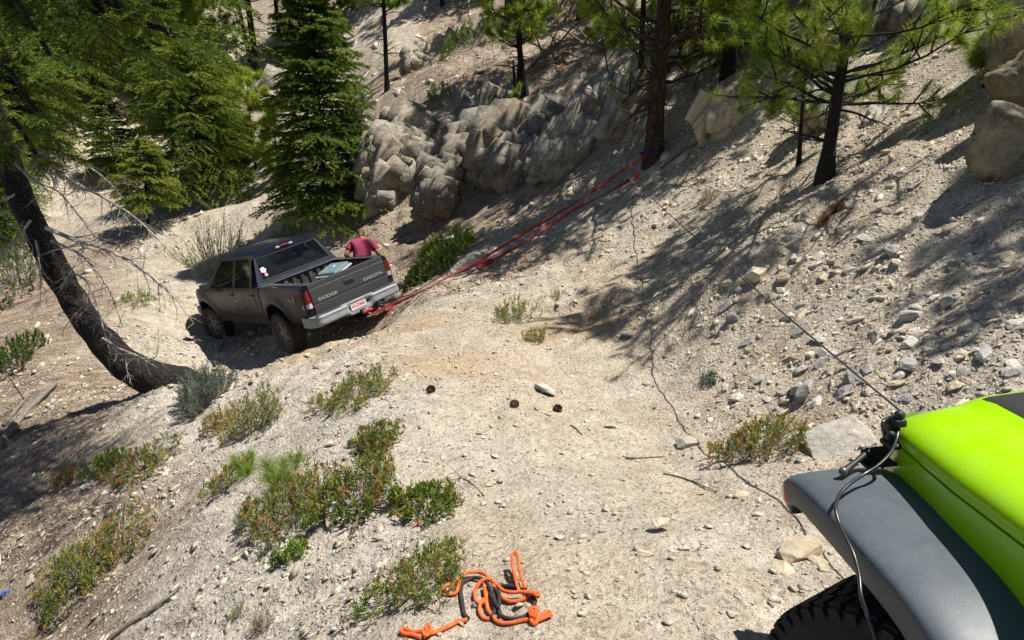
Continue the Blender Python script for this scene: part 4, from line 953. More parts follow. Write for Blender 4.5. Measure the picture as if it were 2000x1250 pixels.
def child(o, p):
    for v in o.data.vertices: v.co -= p.location
    o.parent = p; return o
m = MB(); ribbon(m, pxpath([(726, 614), (762, 598), (800, 580), (845, 558), (885, 536), (930, 512), (1000, 470), (1060, 434), (1110, 404), (1150, 378)]), .052, .014, 5, Vector((.2, -.9, .5)))
child(m.build('strap_webbing', M_redw), s1)
m = MB(); m.tube(pxpath([(1150, 378), (1185, 353), (1225, 325), (1268, 298)]), .013, 6); child(m.build('strap_leg', M_redw), s1)
m = MB(); m.tube(pxpath([(1140, 384), (1180, 362), (1222, 330), (1270, 303)]), .013, 6); child(m.build('strap_leg', M_redw), s1)
m = MB(); ribbon(m, pxpath([(752, 606), (760, 600), (768, 595)]), .085, .05, 1); child(m.build('strap_sleeve', M_redw), s1)
s2 = empty('round_sling', loc=Vector(rig(935, 524))); tag(s2, 'shorter red sling running below the long strap up to the pulley block', 'recovery strap')
m = MB(); ribbon(m, pxpath([(960, 510), (1000, 488), (1040, 464), (1085, 434), (1130, 405), (1180, 380), (1232, 350)]), .05, .016, 6, Vector((.2, -.9, .5))); child(m.build('sling_webbing', M_redw), s2)
m = MB(); ribbon(m, pxpath([(932, 524), (945, 517), (962, 509)]), .095, .06, 2); child(m.build('sling_sleeve', M_redw), s2)
m = MB(); m.tube(pxpath([(884, 541), (900, 537), (932, 524)]), .008, 6); child(m.build('sling_cord', M_black), s2)
bl = MB(); bl.tube([Vector(tw((.30, .02, .40))), Vector(rig(800, 576))-Vector((0, 0, .0)), Vector(rig(880, 534))+Vector((0, 0, .05))], .010, 6)
o = bl.build('steel_cable', M_black); tag(o, 'short dark steel cable running just above the red strap beside the pickup bumper', 'cable')
# shackle pair at the hitch
sh = empty('bow_shackle', loc=Vector(HITCH)); tag(sh, 'red bow shackle in the pickup tow hitch', 'shackle')
def bow(c, M, s=1.0):
    m = MB(); m.tube([Vector(c)+M @ Vector((math.cos(a)*.045*s*(1.15 if .5 < a < 2.6 else 1), math.sin(a)*.07*s+(.0), 0)) for a in np.linspace(-.55, math.pi+.55, 18)], .012*s, 8); return m
Mx = Matrix(TM.tolist()) @ Matrix.Rotation(R(180), 3, 'Z') @ Matrix.Rotation(R(20), 3, 'X')
child(bow(Vector(HITCH)+Vector((.03, -.04, 0)), Mx, 1.25).build('bow', M_redp, auto=60), sh)
m = MB(); m.tube([Vector(HITCH)+Mx @ Vector((x, -.035, 0)) for x in (-.085, .085)], .017, 10); child(m.build('shackle_pin', M_redp, auto=60), sh)
m = MB(); m.box(Vector(HITCH)+Mx @ Vector((0, -.08, 0)), (.07, .16, .06), Mx); child(m.build('hitch_block', M_redp, bevel=.008), sh)
m = MB(); m.tube([Vector(HITCH)+Mx @ Vector((.10, .03+.02*k, .02*math.sin(k))) for k in range(5)], .014, 8); child(m.build('pin_clip', M_chrome, auto=60), sh)
# tree saver strap round the pine and the pulley
PUL = at(1238, 352, 12.95)
pb = empty('pulley_block', loc=Vector(PUL)); tag(pb, 'bright metal pulley block where the winch line turns at the strapped pine', 'pulley block')
Mz = Matrix.Rotation(R(35), 3, 'Y')
m = MB(); m.lathe([(0, -.022), (.062, -.022), (.066, -.012), (.05, -.004), (.05, .004), (.066, .012), (.062, .022), (0, .022)], 24, axis='Y'); m.v = [tuple(Mz @ Vector(p)+Vector(PUL)) for p in m.v]; child(m.build('sheave', M_chrome, auto=50), pb)
m = MB(); m.box(Vector(PUL)+Vector((.05, .0, .07)), (.07, .055, .17), Matrix.Rotation(R(35), 3, 'Y')); child(m.build('side_plate', M_redp, bevel=.01), pb)
WE = JEEP.matrix_world @ Vector((.06, .95, .66))
def catenary(a, b, sag, n=24): return [a.lerp(b, k/n)-Vector((0, 0, sag*4*(k/n)*(1-k/n))) for k in range(n+1)]
m = MB(); m.tube(catenary(Vector(PUL), WE, .05), .006, 6); wl = m.build('winch_line', mat('dark_cable', (.03, .03, .032), .5), auto=60)
tag(wl, 'taut black winch line from the green vehicle to the pulley at the pine', 'winch line')
# ------------------------------------------------------------------ orange and black rope in the foreground
def rope_nodes(c0, c1, c2):
    def f(t, b):
        N = NT(t); p = N.pos(); v = N.voro(N.mapv(p, (1, 1, 1)), 190, 'F1'); n = N.noise(p, 25, 4, .6)
        N.l(N.mix(N.ramp(n, [(.4, (0, 0, 0)), (.8, (.8, .8, .8))]), N.ramp(v, [(0, c0), (.6, c1)]), c2), b.inputs['Base Color']); b.inputs['Roughness'].default_value = .85; N.bump(v, b, .8, .003)
    return f
M_orope = mat('orange_rope', nodes=rope_nodes((.90, .15, .02), (.72, .09, .012), (.80, .24, .10)))
M_brope = mat('black_rope', nodes=rope_nodes((.035, .035, .035), (.015, .015, .015), (.07, .065, .06)))
def rp(zx, zy, h=.0): g = ground(760+zx*.18, 1080+zy*.18); return Vector(g)+Vector((0, 0, .012+h*.6))
ROPE = empty('kinetic_rope', loc=rp(1000, 500)); tag(ROPE, 'orange and black rope lying in tangled loops on the near trail', 'rope')
def rope(L, mt, r, nm):
    m = MB(); P = spline([rp(*q) for q in L], 8); r *= .88; m.tube(P, [r*(1+.07*math.sin(i*1.9)) for i in range(len(P))], 10); return child(m.build(nm, mt, auto=70), ROPE)
B_ = 'black_sleeve'; O_ = 'orange_section'
rope([(860, 745, .01), (820, 690), (800, 600), (785, 500), (780, 420), (800, 350), (860, 310), (930, 300, .01), (1010, 325, .02), (1070, 390, .03), (1110, 470, .03), (1150, 560, .02), (1150, 640, .01), (1110, 740, .01)], M_brope, .0115, B_)
rope([(1045, 400), (1090, 470, .01), (1140, 560, .03), (1185, 640, .03), (1195, 540, .05), (1150, 440, .03), (1170, 395, .01), (1270, 380), (1370, 395), (1450, 425), (1530, 465), (1575, 530), (1575, 580), (1545, 640), (1490, 700), (1400, 735), (1300, 735), (1215, 700), (1190, 640)], M_brope, .0115, B_)
rope([(1610, 545, .04), (1560, 510, .045), (1450, 490, .04), (1340, 490, .035), (1240, 470, .035), (1170, 420, .05), (1100, 375, .06), (1030, 365, .05), (970, 390, .03), (930, 460, .01), (940, 540, .01), (990, 590, .02), (1050, 540, .02), (1040, 460, .02), (1030, 400, .02)], M_orope, .0105, O_)
rope([(1610, 545, .04), (1620, 510, .04), (1560, 480, .02), (1500, 500, .0), (1420, 535), (1320, 550), (1230, 520, .01), (1180, 460, .02), (1120, 390, .04)], M_orope, .0105, O_)
rope([(1480, 430, .02), (1445, 370, .05), (1415, 280, .09), (1395, 190, .13), (1370, 165, .14), (1340, 180, .13), (1335, 230, .10), (1360, 310, .05), (1390, 400, .02), (1410, 440)], M_orope, .010, O_)
rope([(1090, 345, .02), (1060, 300, .03), (990, 265, .03), (900, 258, .03), (830, 275, .03), (780, 320, .03), (755, 390, .02), (735, 450, .01), (690, 470), (630, 460), (590, 425), (610, 385), (680, 350), (750, 340, .02)], M_orope, .010, O_)
rope([(1050, 540, .02), (1000, 570, .02), (980, 640, .01), (1000, 700), (1050, 735), (1095, 735)], M_orope, .0105, O_)
rope([(1050, 470, .02), (1055, 560, .02), (1070, 640, .01), (1110, 700, .01), (1160, 755), (1230, 785), (1330, 780), (1440, 755), (1515, 745)], M_orope, .0105, O_)
rope([(1545, 650, .03), (1530, 700, .03), (1560, 750, .03), (1600, 700, .05), (1560, 690, .05), (1545, 760, .01), (1580, 790), (1620, 750, .02), (1680, 710, .02), (1745, 680, .02)], M_orope, .0125, O_)
rope([(1600, 770, .01), (1650, 750, .01), (1700, 725, .01), (1765, 700, .01)], M_orope, .0115, O_)
rope([(850, 760, .01), (760, 765), (680, 800), (600, 840), (520, 875), (440, 905, .01), (400, 880, .03), (430, 850, .04), (460, 900, .03), (400, 940, .02), (360, 900, .02), (280, 880), (210, 860), (150, 850), (135, 880), (180, 900), (260, 910), (350, 940)], M_orope, .0115, O_)
# ------------------------------------------------------------------ cones, sticks, scraps
M_cone = mat('pine_cone', (.13, .055, .035), .8)
def cone(px, py, s, label):
    g = ground(px, py); m = MB(); r = random.Random(int(px))
    Mr = Euler((R(80+r.uniform(-20, 20)), 0, r.uniform(0, 6))).to_matrix()
    m.lathe([(0, -.45*s), (.14*s, -.38*s), (.18*s, -.1*s), (.15*s, .22*s), (.06*s, .42*s), (0, .45*s)], 12, axis='Z')
    for k in range(90):
        u = k/90; z = (-.5+u)*s; rr = math.sin(math.pi*(u*.86+.12))**.7*.42*s; a = k*2.39996
        d = Vector((math.cos(a), math.sin(a), -.25)).normalized(); q = Vector((d.x*rr*.8, d.y*rr*.8, z)); sd_ = d.cross(Vector((0, 0, 1))).normalized()
        w_ = .11*s; m.add([q-sd_*w_*.5, q+sd_*w_*.5, q+d*.20*s+sd_*w_, q+d*.26*s, q+d*.20*s-sd_*w_], [(0, 1, 2, 3, 4)])
    m.v = [tuple(Mr @ Vector(p)) for p in m.v]; o = m.build('pine_cone', M_cone); o.location = Vector(g)+Vector((0, 0, .28*s)); tag(o, label, 'pine cone')
cone(842, 765, .085, 'dark pine cone on the trail nearest to the pickup')
cone(1004, 794, .082, 'brown pine cone below the flat cream rock')
cone(1090, 802, .082, 'brown pine cone right of the other cone on the trail')
cone(908, 1194-330, .03, 'tiny broken cone piece on the trail') if False else None
M_wood = mat('weathered_wood', nodes=lambda t, b: (lambda N: (N.l(N.ramp(N.noise(N.mapv(N.pos(), (3, 3, 14)), 4, 5, .7), [(.3, (.09, .075, .06)), (.6, (.22, .19, .16)), (.8, (.36, .33, .30))]), b.inputs['Base Color'])))(NT(t)), rough=.85)
def stick(L, r, label, nm='stick', mt=None, cat='stick', side=0):
    P = []
    for i, q in enumerate(L): g = ground(q[0], q[1]); P.append(Vector(g)+Vector((0, 0, r+(q[2] if len(q) > 2 else 0))))
    m = MB(); S = spline(P, 6); m.tube(S, [r*(1-.55*i/len(S))*(1+.15*math.sin(i*2.3)) for i in range(len(S))], 7)
    rr = random.Random(int(L[0][0]))
    for k in range(side):
        i = rr.randrange(1, len(S)-1); d = Vector((rr.uniform(-1, 1), rr.uniform(-1, 1), rr.uniform(.1, .9))).normalized()*rr.uniform(6, 22)*r
        m.tube([S[i], S[i]+d*.5+Vector((0, 0, r)), S[i]+d], [r*.4, r*.3, r*.12], 5)
    o = m.build(nm, mt or M_wood, auto=60); tag(o, label, cat); return o
stick([(898, 935), (918, 943), (946, 970)], .009, 'short grey stick at the edge of the trail by the spiky shrub', side=2)
stick([(1222, 896), (1250, 896), (1296, 893)], .009, 'dark stick lying across the trail right of the pine cones')
stick([(1296, 926), (1340, 937), (1400, 962)], .008, 'longer grey stick pointing toward the grey flare', side=2)
stick([(1115, 832), (1125, 838), (1137, 850)], .008, 'small bent twig on the trail below the pine cones', side=1)
stick([(838, 1014), (824, 1035), (812, 1052)], .008, 'grey stick beside the bark chip near the spiky shrub')
stick([(820, 1020), (815, 1026), (806, 1032)], .012, 'orange brown bark chip left of the grey stick', 'bark_chip', mat('bark_chip', (.42, .13, .06), .8), 'bark')
stick([(218, 1250), (265, 1215), (330, 1170), (352, 1150)], .022, 'long grey root half buried at the bottom of the left slope')
stick([(0, 880), (45, 820), (75, 790), (112, 755)], .07, 'brown fallen log on the far left slope', 'fallen_log', None, 'log')
stick([(8, 835), (40, 795), (64, 768)], .035, 'thinner pale log beside the brown fallen log', 'fallen_log', None, 'log', 3)
stick([(982, 318), (1015, 305), (1045, 298), (1075, 292, .1)], .05, 'bleached fallen branch at the top of the dark crags', 'fallen_branch', None, 'branch', 16)
stick([(905, 268), (940, 232), (985, 200), (1010, 180)], .05, 'tangled dead branch among the crags', 'fallen_branch', None, 'branch', 22)
stick([(1000, 165), (1060, 130, .2), (1120, 115, .3), (1180, 100)], .08, 'dark fallen log on the upper slope behind the double pine', 'fallen_log', None, 'log', 16)
stick([(1290, 330), (1330, 300), (1400, 262), (1450, 235)], .035, 'dead branch lying right of the strapped pine', 'fallen_branch', None, 'branch', 10)
stick([(425, 690), (440, 672, .1), (437, 660, .25), (415, 655, .2)], .03, 'weathered grey root sticking up behind the sage bush', 'exposed_root', None, 'root', 5)
m = MB(); g = ground(12, 1162); rr = random.Random(4); m.tube([Vector(g)+Vector((.03*math.cos(a)*1.2, .03*math.sin(a), .02+.008*math.sin(3*a))) for a in np.linspace(0, 5.4, 14)], .012, 6, flat=.5); o = m.build('litter_scrap', mat('blue_scrap', (.04, .10, .35), .4)); tag(o, 'small blue scrap of litter at the left edge of the picture', 'litter')
# ------------------------------------------------------------------ vegetation
NC = lambda st, tr=.25: tint_nodes(st, .55, tr)
M_pine = mat('pine_needles', nodes=NC([(0, (.08, .14, .02)), (.45, (.20, .31, .035)), (.8, (.34, .43, .05)), (1, (.44, .46, .08))], .5))
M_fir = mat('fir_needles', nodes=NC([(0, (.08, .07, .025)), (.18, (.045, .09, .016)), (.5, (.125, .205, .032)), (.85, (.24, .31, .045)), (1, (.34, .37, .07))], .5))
M_dfir = mat('dark_fir_needles', nodes=NC([(0, (.08, .07, .025)), (.18, (.045, .085, .016)), (.5, (.12, .195, .032)), (1, (.27, .33, .05))], .5))
M_leaf = mat('reddish_shrub_leaves', nodes=NC([(0, (.09, .15, .022)), (.45, (.20, .27, .04)), (.64, (.32, .32, .06)), (.74, (.42, .22, .06)), (.88, (.46, .17, .07)), (1, (.30, .18, .10))], .4))
M_leafg = mat('green_shrub_leaves', nodes=NC([(0, (.09, .16, .025)), (.5, (.24, .34, .05)), (1, (.22, .27, .06))], .3))
M_sage = mat('sage_leaves', nodes=NC([(0, (.07, .11, .075)), (.5, (.15, .20, .14)), (1, (.25, .30, .21))], .2))
M_dryg = mat('dry_grass', nodes=NC([(0, (.22, .17, .08)), (.5, (.38, .32, .17)), (1, (.5, .45, .28))], .2))
M_deadn = mat('dead_red_needles', nodes=NC([(0, (.09, .025, .012)), (.5, (.20, .06, .025)), (1, (.33, .13, .06))], .2))
M_bark = mat('dark_bark', nodes=lambda t, b: (lambda N: (N.l(N.mix(.7, N.ramp(N.noise(N.mapv(N.pos(), (1, 1, .25)), 14, 6, .7), [(.35, (.010, .008, .007)), (.6, (.03, .024, .02)), (.85, (.10, .085, .07))]), N.ramp(N.voro(N.mapv(N.pos(), (1, 1, .3)), 22, 'DISTANCE_TO_EDGE'), [(0, (.2, .2, .2)), (.25, (1, 1, 1))]), 'MULTIPLY'), b.inputs['Base Color']),
    N.bump(N.voro(N.mapv(N.pos(), (1, 1, .3)), 22, 'DISTANCE_TO_EDGE'), b, 1.0, .04, N.bump(N.noise(N.mapv(N.pos(), (1, 1, .3)), 30, 6, .7), None, .9, .03))))(NT(t)), rough=.92)
M_rbark = mat('reddish_pine_bark', nodes=lambda t, b: (lambda N: (N.l(N.mix(.8, N.ramp(N.noise(N.mapv(N.pos(), (1, 1, .3)), 9, 6, .7), [(.3, (.03, .02, .015)), (.55, (.08, .046, .03)), (.8, (.17, .10, .06))]), N.ramp(N.voro(N.mapv(N.pos(), (1, 1, .28)), 12, 'DISTANCE_TO_EDGE'), [(0, (.12, .12, .12)), (.2, (1, 1, 1))]), 'MULTIPLY'), b.inputs['Base Color']),
    N.bump(N.voro(N.mapv(N.pos(), (1, 1, .28)), 12, 'DISTANCE_TO_EDGE'), b, 1.0, .05)))(NT(t)), rough=.92)
M_dead = mat('bleached_twigs', nodes=lambda t, b: (lambda N: N.l(N.ramp(N.noise(N.pos(), 12, 4, .6), [(.3, (.13, .115, .10)), (.5, (.34, .31, .28)), (.7, (.55, .52, .48))]), b.inputs['Base Color']))(NT(t)), rough=.85)
def norm(a): return a/np.maximum(np.linalg.norm(a, axis=-1, keepdims=True), 1e-9)
class Fol:                                  # collects needles / leaves as many small faces
    def __init__(s): s.V = []; s.T = []; s.k = 0; s.F = []
    def needles(s, P, D, L, w, t, curve=0.0):
        P, D = np.asarray(P, float), norm(np.asarray(D, float)); n = len(P); L = np.broadcast_to(L, (n,))[:, None]; w = np.broadcast_to(w, (n,))[:, None]
        S = norm(np.cross(D, RNG.normal(size=(n, 3)))); tip = P+D*L; tip[:, 2] -= (curve*L[:, 0])
        V = np.stack([P-S*w, P+S*w, tip], 1).reshape(-1, 3); s.F.append(np.arange(3*n).reshape(-1, 3)+s.k); s.k += 3*n; s.V.append(V); s.T.append(np.repeat(t, 3))
    def leaves(s, P, D, L, w, t):
        P, D = np.asarray(P, float), norm(np.asarray(D, float)); n = len(P); L = np.broadcast_to(L, (n,))[:, None]; w = np.broadcast_to(w, (n,))[:, None]
        S = norm(np.cross(D, RNG.normal(size=(n, 3)))); U = np.cross(S, D); m_ = P+D*L*.55+U*L*.06; tip = P+D*L
        V = np.stack([P, m_-S*w, tip, m_+S*w], 1).reshape(-1, 3); b = np.arange(n)[:, None]*4+s.k
        s.F.append(np.concatenate([b+np.array([0, 2, 1]), b+np.array([0, 3, 2])])); s.k += 4*n; s.V.append(V); s.T.append(np.repeat(t, 4))
    def build(s, name, mt, parent=None):
        return mesh_np(name, np.concatenate(s.V), np.concatenate(s.F), mt, parent, tint=np.clip(np.concatenate(s.T), 0, 1))
def tufts(fo, P, D, n, L, w, t0=.45, spread=.75, back=.10, tv=.18):
    P = np.asarray(P, float); D = norm(np.asarray(D, float)); m = len(P)
    PP = np.repeat(P, n, 0); DD = np.repeat(D, n, 0); q = RNG.random((m*n, 1)); PP = PP-DD*back*q*1.6
    dd = DD*RNG.uniform(.1, 1.0, (m*n, 1))+RNG.normal(size=(m*n, 3))*spread; tt = np.repeat(t0+RNG.normal(0, tv, m), n)+RNG.normal(0, .12, m*n)
    fo.needles(PP, dd, L*RNG.uniform(.7, 1.1, m*n), w, tt, .04)
def vec(a): return np.array(a, float)
def pine_mesh(seed, h, r0, crown0=.35, rad=1.3, nb=26, tuft_n=60, nl=.17, lean=(0, 0), dens=5, t0=.45, bend=0.3, dead=6, mt=None, bark=None, w=.0016, bare=False, topr=.25):
    """a pine: returns an empty with children trunk and crown, built round the origin"""
    rg = np.random.default_rng(seed); rd = random.Random(seed); root = empty('pine_tree'); tr = MB()
    zz = np.linspace(-.3, h, 16); bx = bend*rg.normal(0, .12, 2)
    def ax(z): u = z/h; return np.array([lean[0]*u+bx[0]*math.sin(u*5), lean[1]*u+bx[1]*math.sin(u*4+1), z])
    rad_ = lambda z: r0*(1-.8*max(0, z)/h)*(1+.5*math.exp(-max(0, z)/(.9*r0+.05)))
    tr.tube([ax(z) for z in zz], [rad_(z) for z in zz], 14)
    TP, TD = [], []
    for k in range(nb+dead):
        dd_ = k >= nb; u = rg.uniform(.08, crown0+.1) if dd_ else crown0+(1-crown0)*((k+rg.random())/nb)**1.5
        z = u*h; a = rg.uniform(0, 6.283); c = (1-abs((u-crown0)/(1-crown0)*.9-.3)) if not dd_ else .4; ln_ = rad*max(topr, min(1, c+.15))*rg.uniform(.6, 1.1)
        if dd_: ln_ = rad*rg.uniform(.2, .55)
        d = np.array([math.cos(a), math.sin(a), rg.uniform(-.1, .35)]); p0 = ax(z); pts = [p0]; dr = norm(d)
        for s_ in range(5): dr = norm(dr+rg.normal(0, .12, 3)+np.array([0, 0, .10 if not dd_ else -.05])); pts.append(pts[-1]+dr*ln_/5)
        rb = max(.006, min(rad_(z)*.35, .012+ln_*.012)); tr.tube(pts, [rb*(1-.15*i) for i in range(6)], 5)
        if dd_ or bare:
            for i in (2, 3, 4):
                q = pts[i]; e = norm(dr+rg.normal(0, .8, 3)); tr.tube([q, q+e*ln_*.15, q+e*ln_*.3+np.array([0, 0, -.03])], [rb*.4, rb*.3, rb*.15], 4)
            continue
        TP.append(pts[-1]); TD.append(dr)
        for j in range(dens):
            i = rd.choice((2, 3, 3, 4, 4)); q = pts[i]+(pts[min(i+1, 5)]-pts[i])*rg.random(); e = norm(dr*.7+rg.normal(0, .65, 3)+np.array([0, 0, .25])); l2 = ln_*rg.uniform(.12, .32)
            tr.tube([q, q+e*l2*.5, q+e*l2+np.array([0, 0, .02])], [rb*.5, rb*.4, rb*.3], 4); TP.append(q+e*l2); TD.append(e+np.array([0, 0, .3]))
    tr.build('trunk', bark or M_bark, root, smooth=True)
    if TP: fo = Fol(); tufts(fo, TP, TD, tuft_n, nl, w, t0); fo.build('crown', mt or M_pine, root)
    return root
def spray(fo, tr, p0, d0, L, rg, droop=.5, nt=11, tw_l=.45, ndl=26, nl=.03, nw=.0045, t0=.45, rb=.02):
    """one flat fir bough: an axis with side twigs on both sides, each clothed in short needles"""
    d = norm(vec(d0)); pts = [vec(p0)]; n = 7
    for i in range(n): d = norm(d+np.array([0, 0, -droop/n*.55])+rg.normal(0, .045, 3)); pts.append(pts[-1]+d*L/n)
    pts = np.array(pts); tr.tube(list(pts), [rb*(1-.12*i) for i in range(n+1)], 5)
    up = norm(np.cross(np.cross(d, [0, 0, 1]), d)) if abs(d[2]) < .95 else np.array([1., 0, 0]); side = norm(np.cross(d, up))
    PP, DD, TT = [], [], []; tb = t0+rg.normal(0, .12)
    for k in range(nt*2+1):
        u = .16+.84*(k//2)/nt if k < nt*2 else .97; i = min(n-1, int(u*n)); q = pts[i]+(pts[i+1]-pts[i])*(u*n-i); s = 1 if k % 2 else -1
        ax = norm(pts[i+1]-pts[i]); l = tw_l*L*(.35+.65*math.sin(math.pi*min(1, (1-u)*1.1+.08)))*rg.uniform(.7, 1.15)
        e = norm(ax*(.75 if k < nt*2 else 1)+side*s*(.8 if k < nt*2 else .05)+np.array([0, 0, -.18])+rg.normal(0, .12, 3)); m = max(6, int(ndl*l/(tw_l*L)*1.2)); f = rg.random(m)**.8
        drp = np.array([0, 0, -1.])*droop*.25*l; B = q+e*(f*l)[:, None]+drp*(f**2)[:, None]
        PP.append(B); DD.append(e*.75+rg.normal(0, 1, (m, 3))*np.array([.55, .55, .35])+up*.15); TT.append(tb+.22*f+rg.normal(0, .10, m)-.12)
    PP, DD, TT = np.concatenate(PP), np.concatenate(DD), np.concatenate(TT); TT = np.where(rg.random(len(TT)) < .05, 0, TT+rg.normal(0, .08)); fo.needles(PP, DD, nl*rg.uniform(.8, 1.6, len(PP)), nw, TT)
def fir_mesh(seed, h, r0, rad, nb=90, crown0=.05, droop=.5, mt=None, nt=9, ndl=22, nl=.035, nw=.006, t0=.45, top=1.0, lean=(0, 0), name='fir_tree', pw=.85, gap=0.0):
    rg = np.random.default_rng(seed); root = empty(name); tr = MB(); fo = Fol(); zz = np.linspace(-.3, h, 12)
    ax = lambda z: np.array([lean[0]*z/h, lean[1]*z/h, z]); tr.tube([ax(z) for z in zz], [r0*(1-.92*max(0, z)/h) for z in zz], 10)
    for k in range(nb):
        u = crown0+(top-crown0)*((k+rg.random())/nb); a = k*2.39996+rg.normal(0, .3); L = rad*((1-u)**pw*.95+.07)*rg.uniform(.7, 1.12)
        if gap and rg.random() < gap: L *= .45
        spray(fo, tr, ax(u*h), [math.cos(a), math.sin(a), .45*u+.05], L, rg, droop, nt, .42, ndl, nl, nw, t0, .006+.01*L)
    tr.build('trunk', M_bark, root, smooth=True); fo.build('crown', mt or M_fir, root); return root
def put(o, px, py, label, cat='pine tree', s=1.0, rz=None, group=None, lean=None, xy=None, sink=0.0):
    g = ground(px, py) if xy is None else np.array([xy[0], xy[1], Hs(*xy)])
    o.location = Vector(g)-Vector((0, 0, sink)); o.rotation_euler = (lean[0] if lean else 0, lean[1] if lean else 0, random.uniform(0, 6.28) if rz is None else rz); o.scale = (s, s, s); tag(o, label, cat, group); return o
def again(src, *a, **k): return put(copy_tree(src), *a, **k)

# ---- the near pines on the right hand slope
T1 = put(pine_mesh(1, 4.2, .082, .20, 1.6, 60, 110, .175, (.22, .1), 7, .62, dead=8, w=.0024), 1615, 345, 'young pine with a dark leaning trunk nearest on the right hand slope', rz=.6)
put(pine_mesh(2, 2.6, .032, .2, .85, 26, 90, .15, (.12, .05), 6, .38, dead=4, w=.0022), 1558, 322, 'slender small pine just left of the young pine on the right', rz=2)
put(pine_mesh(3, 1.2, .025, .12, .5, 18, 110, .18, (.05, 0), 6, .7, dead=0, w=.0024), 1908, 172, 'bushy little pine against the boulders at the right edge', rz=1)
SP = put(pine_mesh(4, 9.5, .175, .16, 2.6, 74, 100, .19, (.5, .2), 8, .55, dead=16, bark=M_rbark, bend=1.2, w=.004), 1275, 310, 'big reddish pine anchoring the red straps', rz=.2, sink=.1)
m = MB(); b = Vector(ground(1275, 310)); m.tube([b+Vector((.25*math.cos(a), .25*math.sin(a)-.02, .12+.03*math.cos(a))) for a in np.linspace(0, 6.283, 30)], .035, 8, flat=.35); o = m.build('tree_saver_strap', mat('blue_strap', (.03, .03, .16), .7)); tag(o, 'dark blue strap wrapped round the base of the big reddish pine', 'strap')
put(pine_mesh(5, 8.5, .07, .12, 1.3, 40, 90, .18, (0, .1), 6, .5, dead=16, w=.004), 1246, 190, 'straight thin pine just left of the strapped pine', rz=1)
put(pine_mesh(6, 9.5, .13, .05, 1.9, 56, 100, .19, (.3, 0), 7, .55, dead=14, w=.004), 1416, 150, 'dark pine rising right of the strapped pine', rz=4)
put(pine_mesh(7, 6.5, .05, .04, 1.3, 36, 90, .18, (-.2, 0), 7, .6, dead=8, w=.004), 1366, 60, 'thin pine between the two dark pines on the slope', rz=2)
put(pine_mesh(8, 7.0, .085, .14, 1.4, 50, 90, .19, (.6, 0), 7, .66, dead=9, bend=1.6, w=.0045), 1024, 175, 'crooked pine with bright tufts above the dark crag', rz=0)
put(pine_mesh(9, 6.0, .055, .25, 1.1, 26, 90, .18, (.2, .3), 6, .6, dead=9, bend=1.4, w=.0045), 1012, 172, 'second thinner stem beside the crooked pine', rz=3)
put(pine_mesh(10, 1.5, .09, .4, .4, 5, 60, .15, (0, 0), 3, .6, dead=5), 1006, 240, 'short dark snag below the crooked pine', rz=3)
put(pine_mesh(11, 2.4, .022, .40, .6, 16, 80, .18, (-.6, 0), 6, .65, dead=2, w=.0045), 1197, 184, 'small leaning sapling left of the straight thin pine', rz=0)
put(pine_mesh(12, 11, .26, .35, 2.2, 30, 60, .17, (0, 0), 4, .5, dead=8, bark=M_rbark, w=.005), 1000, 56, 'thick reddish trunk at the top centre of the photo', rz=0)
put(pine_mesh(13, 10, .075, .22, 1.5, 50, 90, .2, (-.1, 0), 7, .5, dead=12, w=.006), 757, 175, 'thin dark pine standing alone right of the tall fir', rz=0)
# pines uphill on the right, partly outside the frame, whose crowns shade the slope
UH = [put(pine_mesh(20, 7.5, .12, .3, 1.5, 44, 90, .18, (0, .2), 6, .5, dead=6, w=.004), 0, 0, 'pine uphill beyond the right edge of the view', s=.55, rz=0, xy=(6.0, 5.2), group='pines beyond the right edge')]
for x, y, s in ((8.6, 14.2, .9), (11.5, 16.5, 1.2), (6.5, 17.6, .75), (9.5, 20, 1.1), (5.2, 20.5, .8), (7.3, 6.7, .7), (5.7, 4.3, .42), (6.9, 5.9, .6)):
    again(UH[0], 0, 0, 'pine uphill beyond the right edge of the view', 'pine tree', s, xy=(x, y), group='pines beyond the right edge')
SL = [o for o in bpy.data.objects if o.get('label') == 'straight thin pine just left of the strapped pine'][0]
for (px, py, s, l) in ((862, 10, 1.1, 'slim trunk at the top edge above the dark boulder'), (952, 0, 1.0, 'slim trunk at the top edge left of the thick reddish trunk'), (1085, 20, 1.0, 'slim trunk at the top edge right of the thick reddish trunk'), (1178, 30, .9, 'slim trunk at the top edge above the leaning sapling'), (1478, 60, .8, 'slim trunk at the top right of the dark pine'), (1570, 30, .8, 'slim trunk behind the young pine crown'), (1700, 60, .6, 'slim trunk among the rocks at the upper right'), (1345, 40, .9, 'slim trunk close behind the strapped pine')):
    again(SL, px, py, l, 'pine tree', s)
for (px, py, s, l) in ((1530, 20, .55, 'small pine at the top of the slope behind the young pine'), (1660, 40, .6, 'bushy pine behind the crown of the young pine'), (1130, 40, .5, 'small bright pine at the top right of the thick reddish trunk'), (1300, 10, .7, 'pine high on the slope behind the strapped pine')):
    again(T1, px, py, l, 'pine tree', s*2.0)

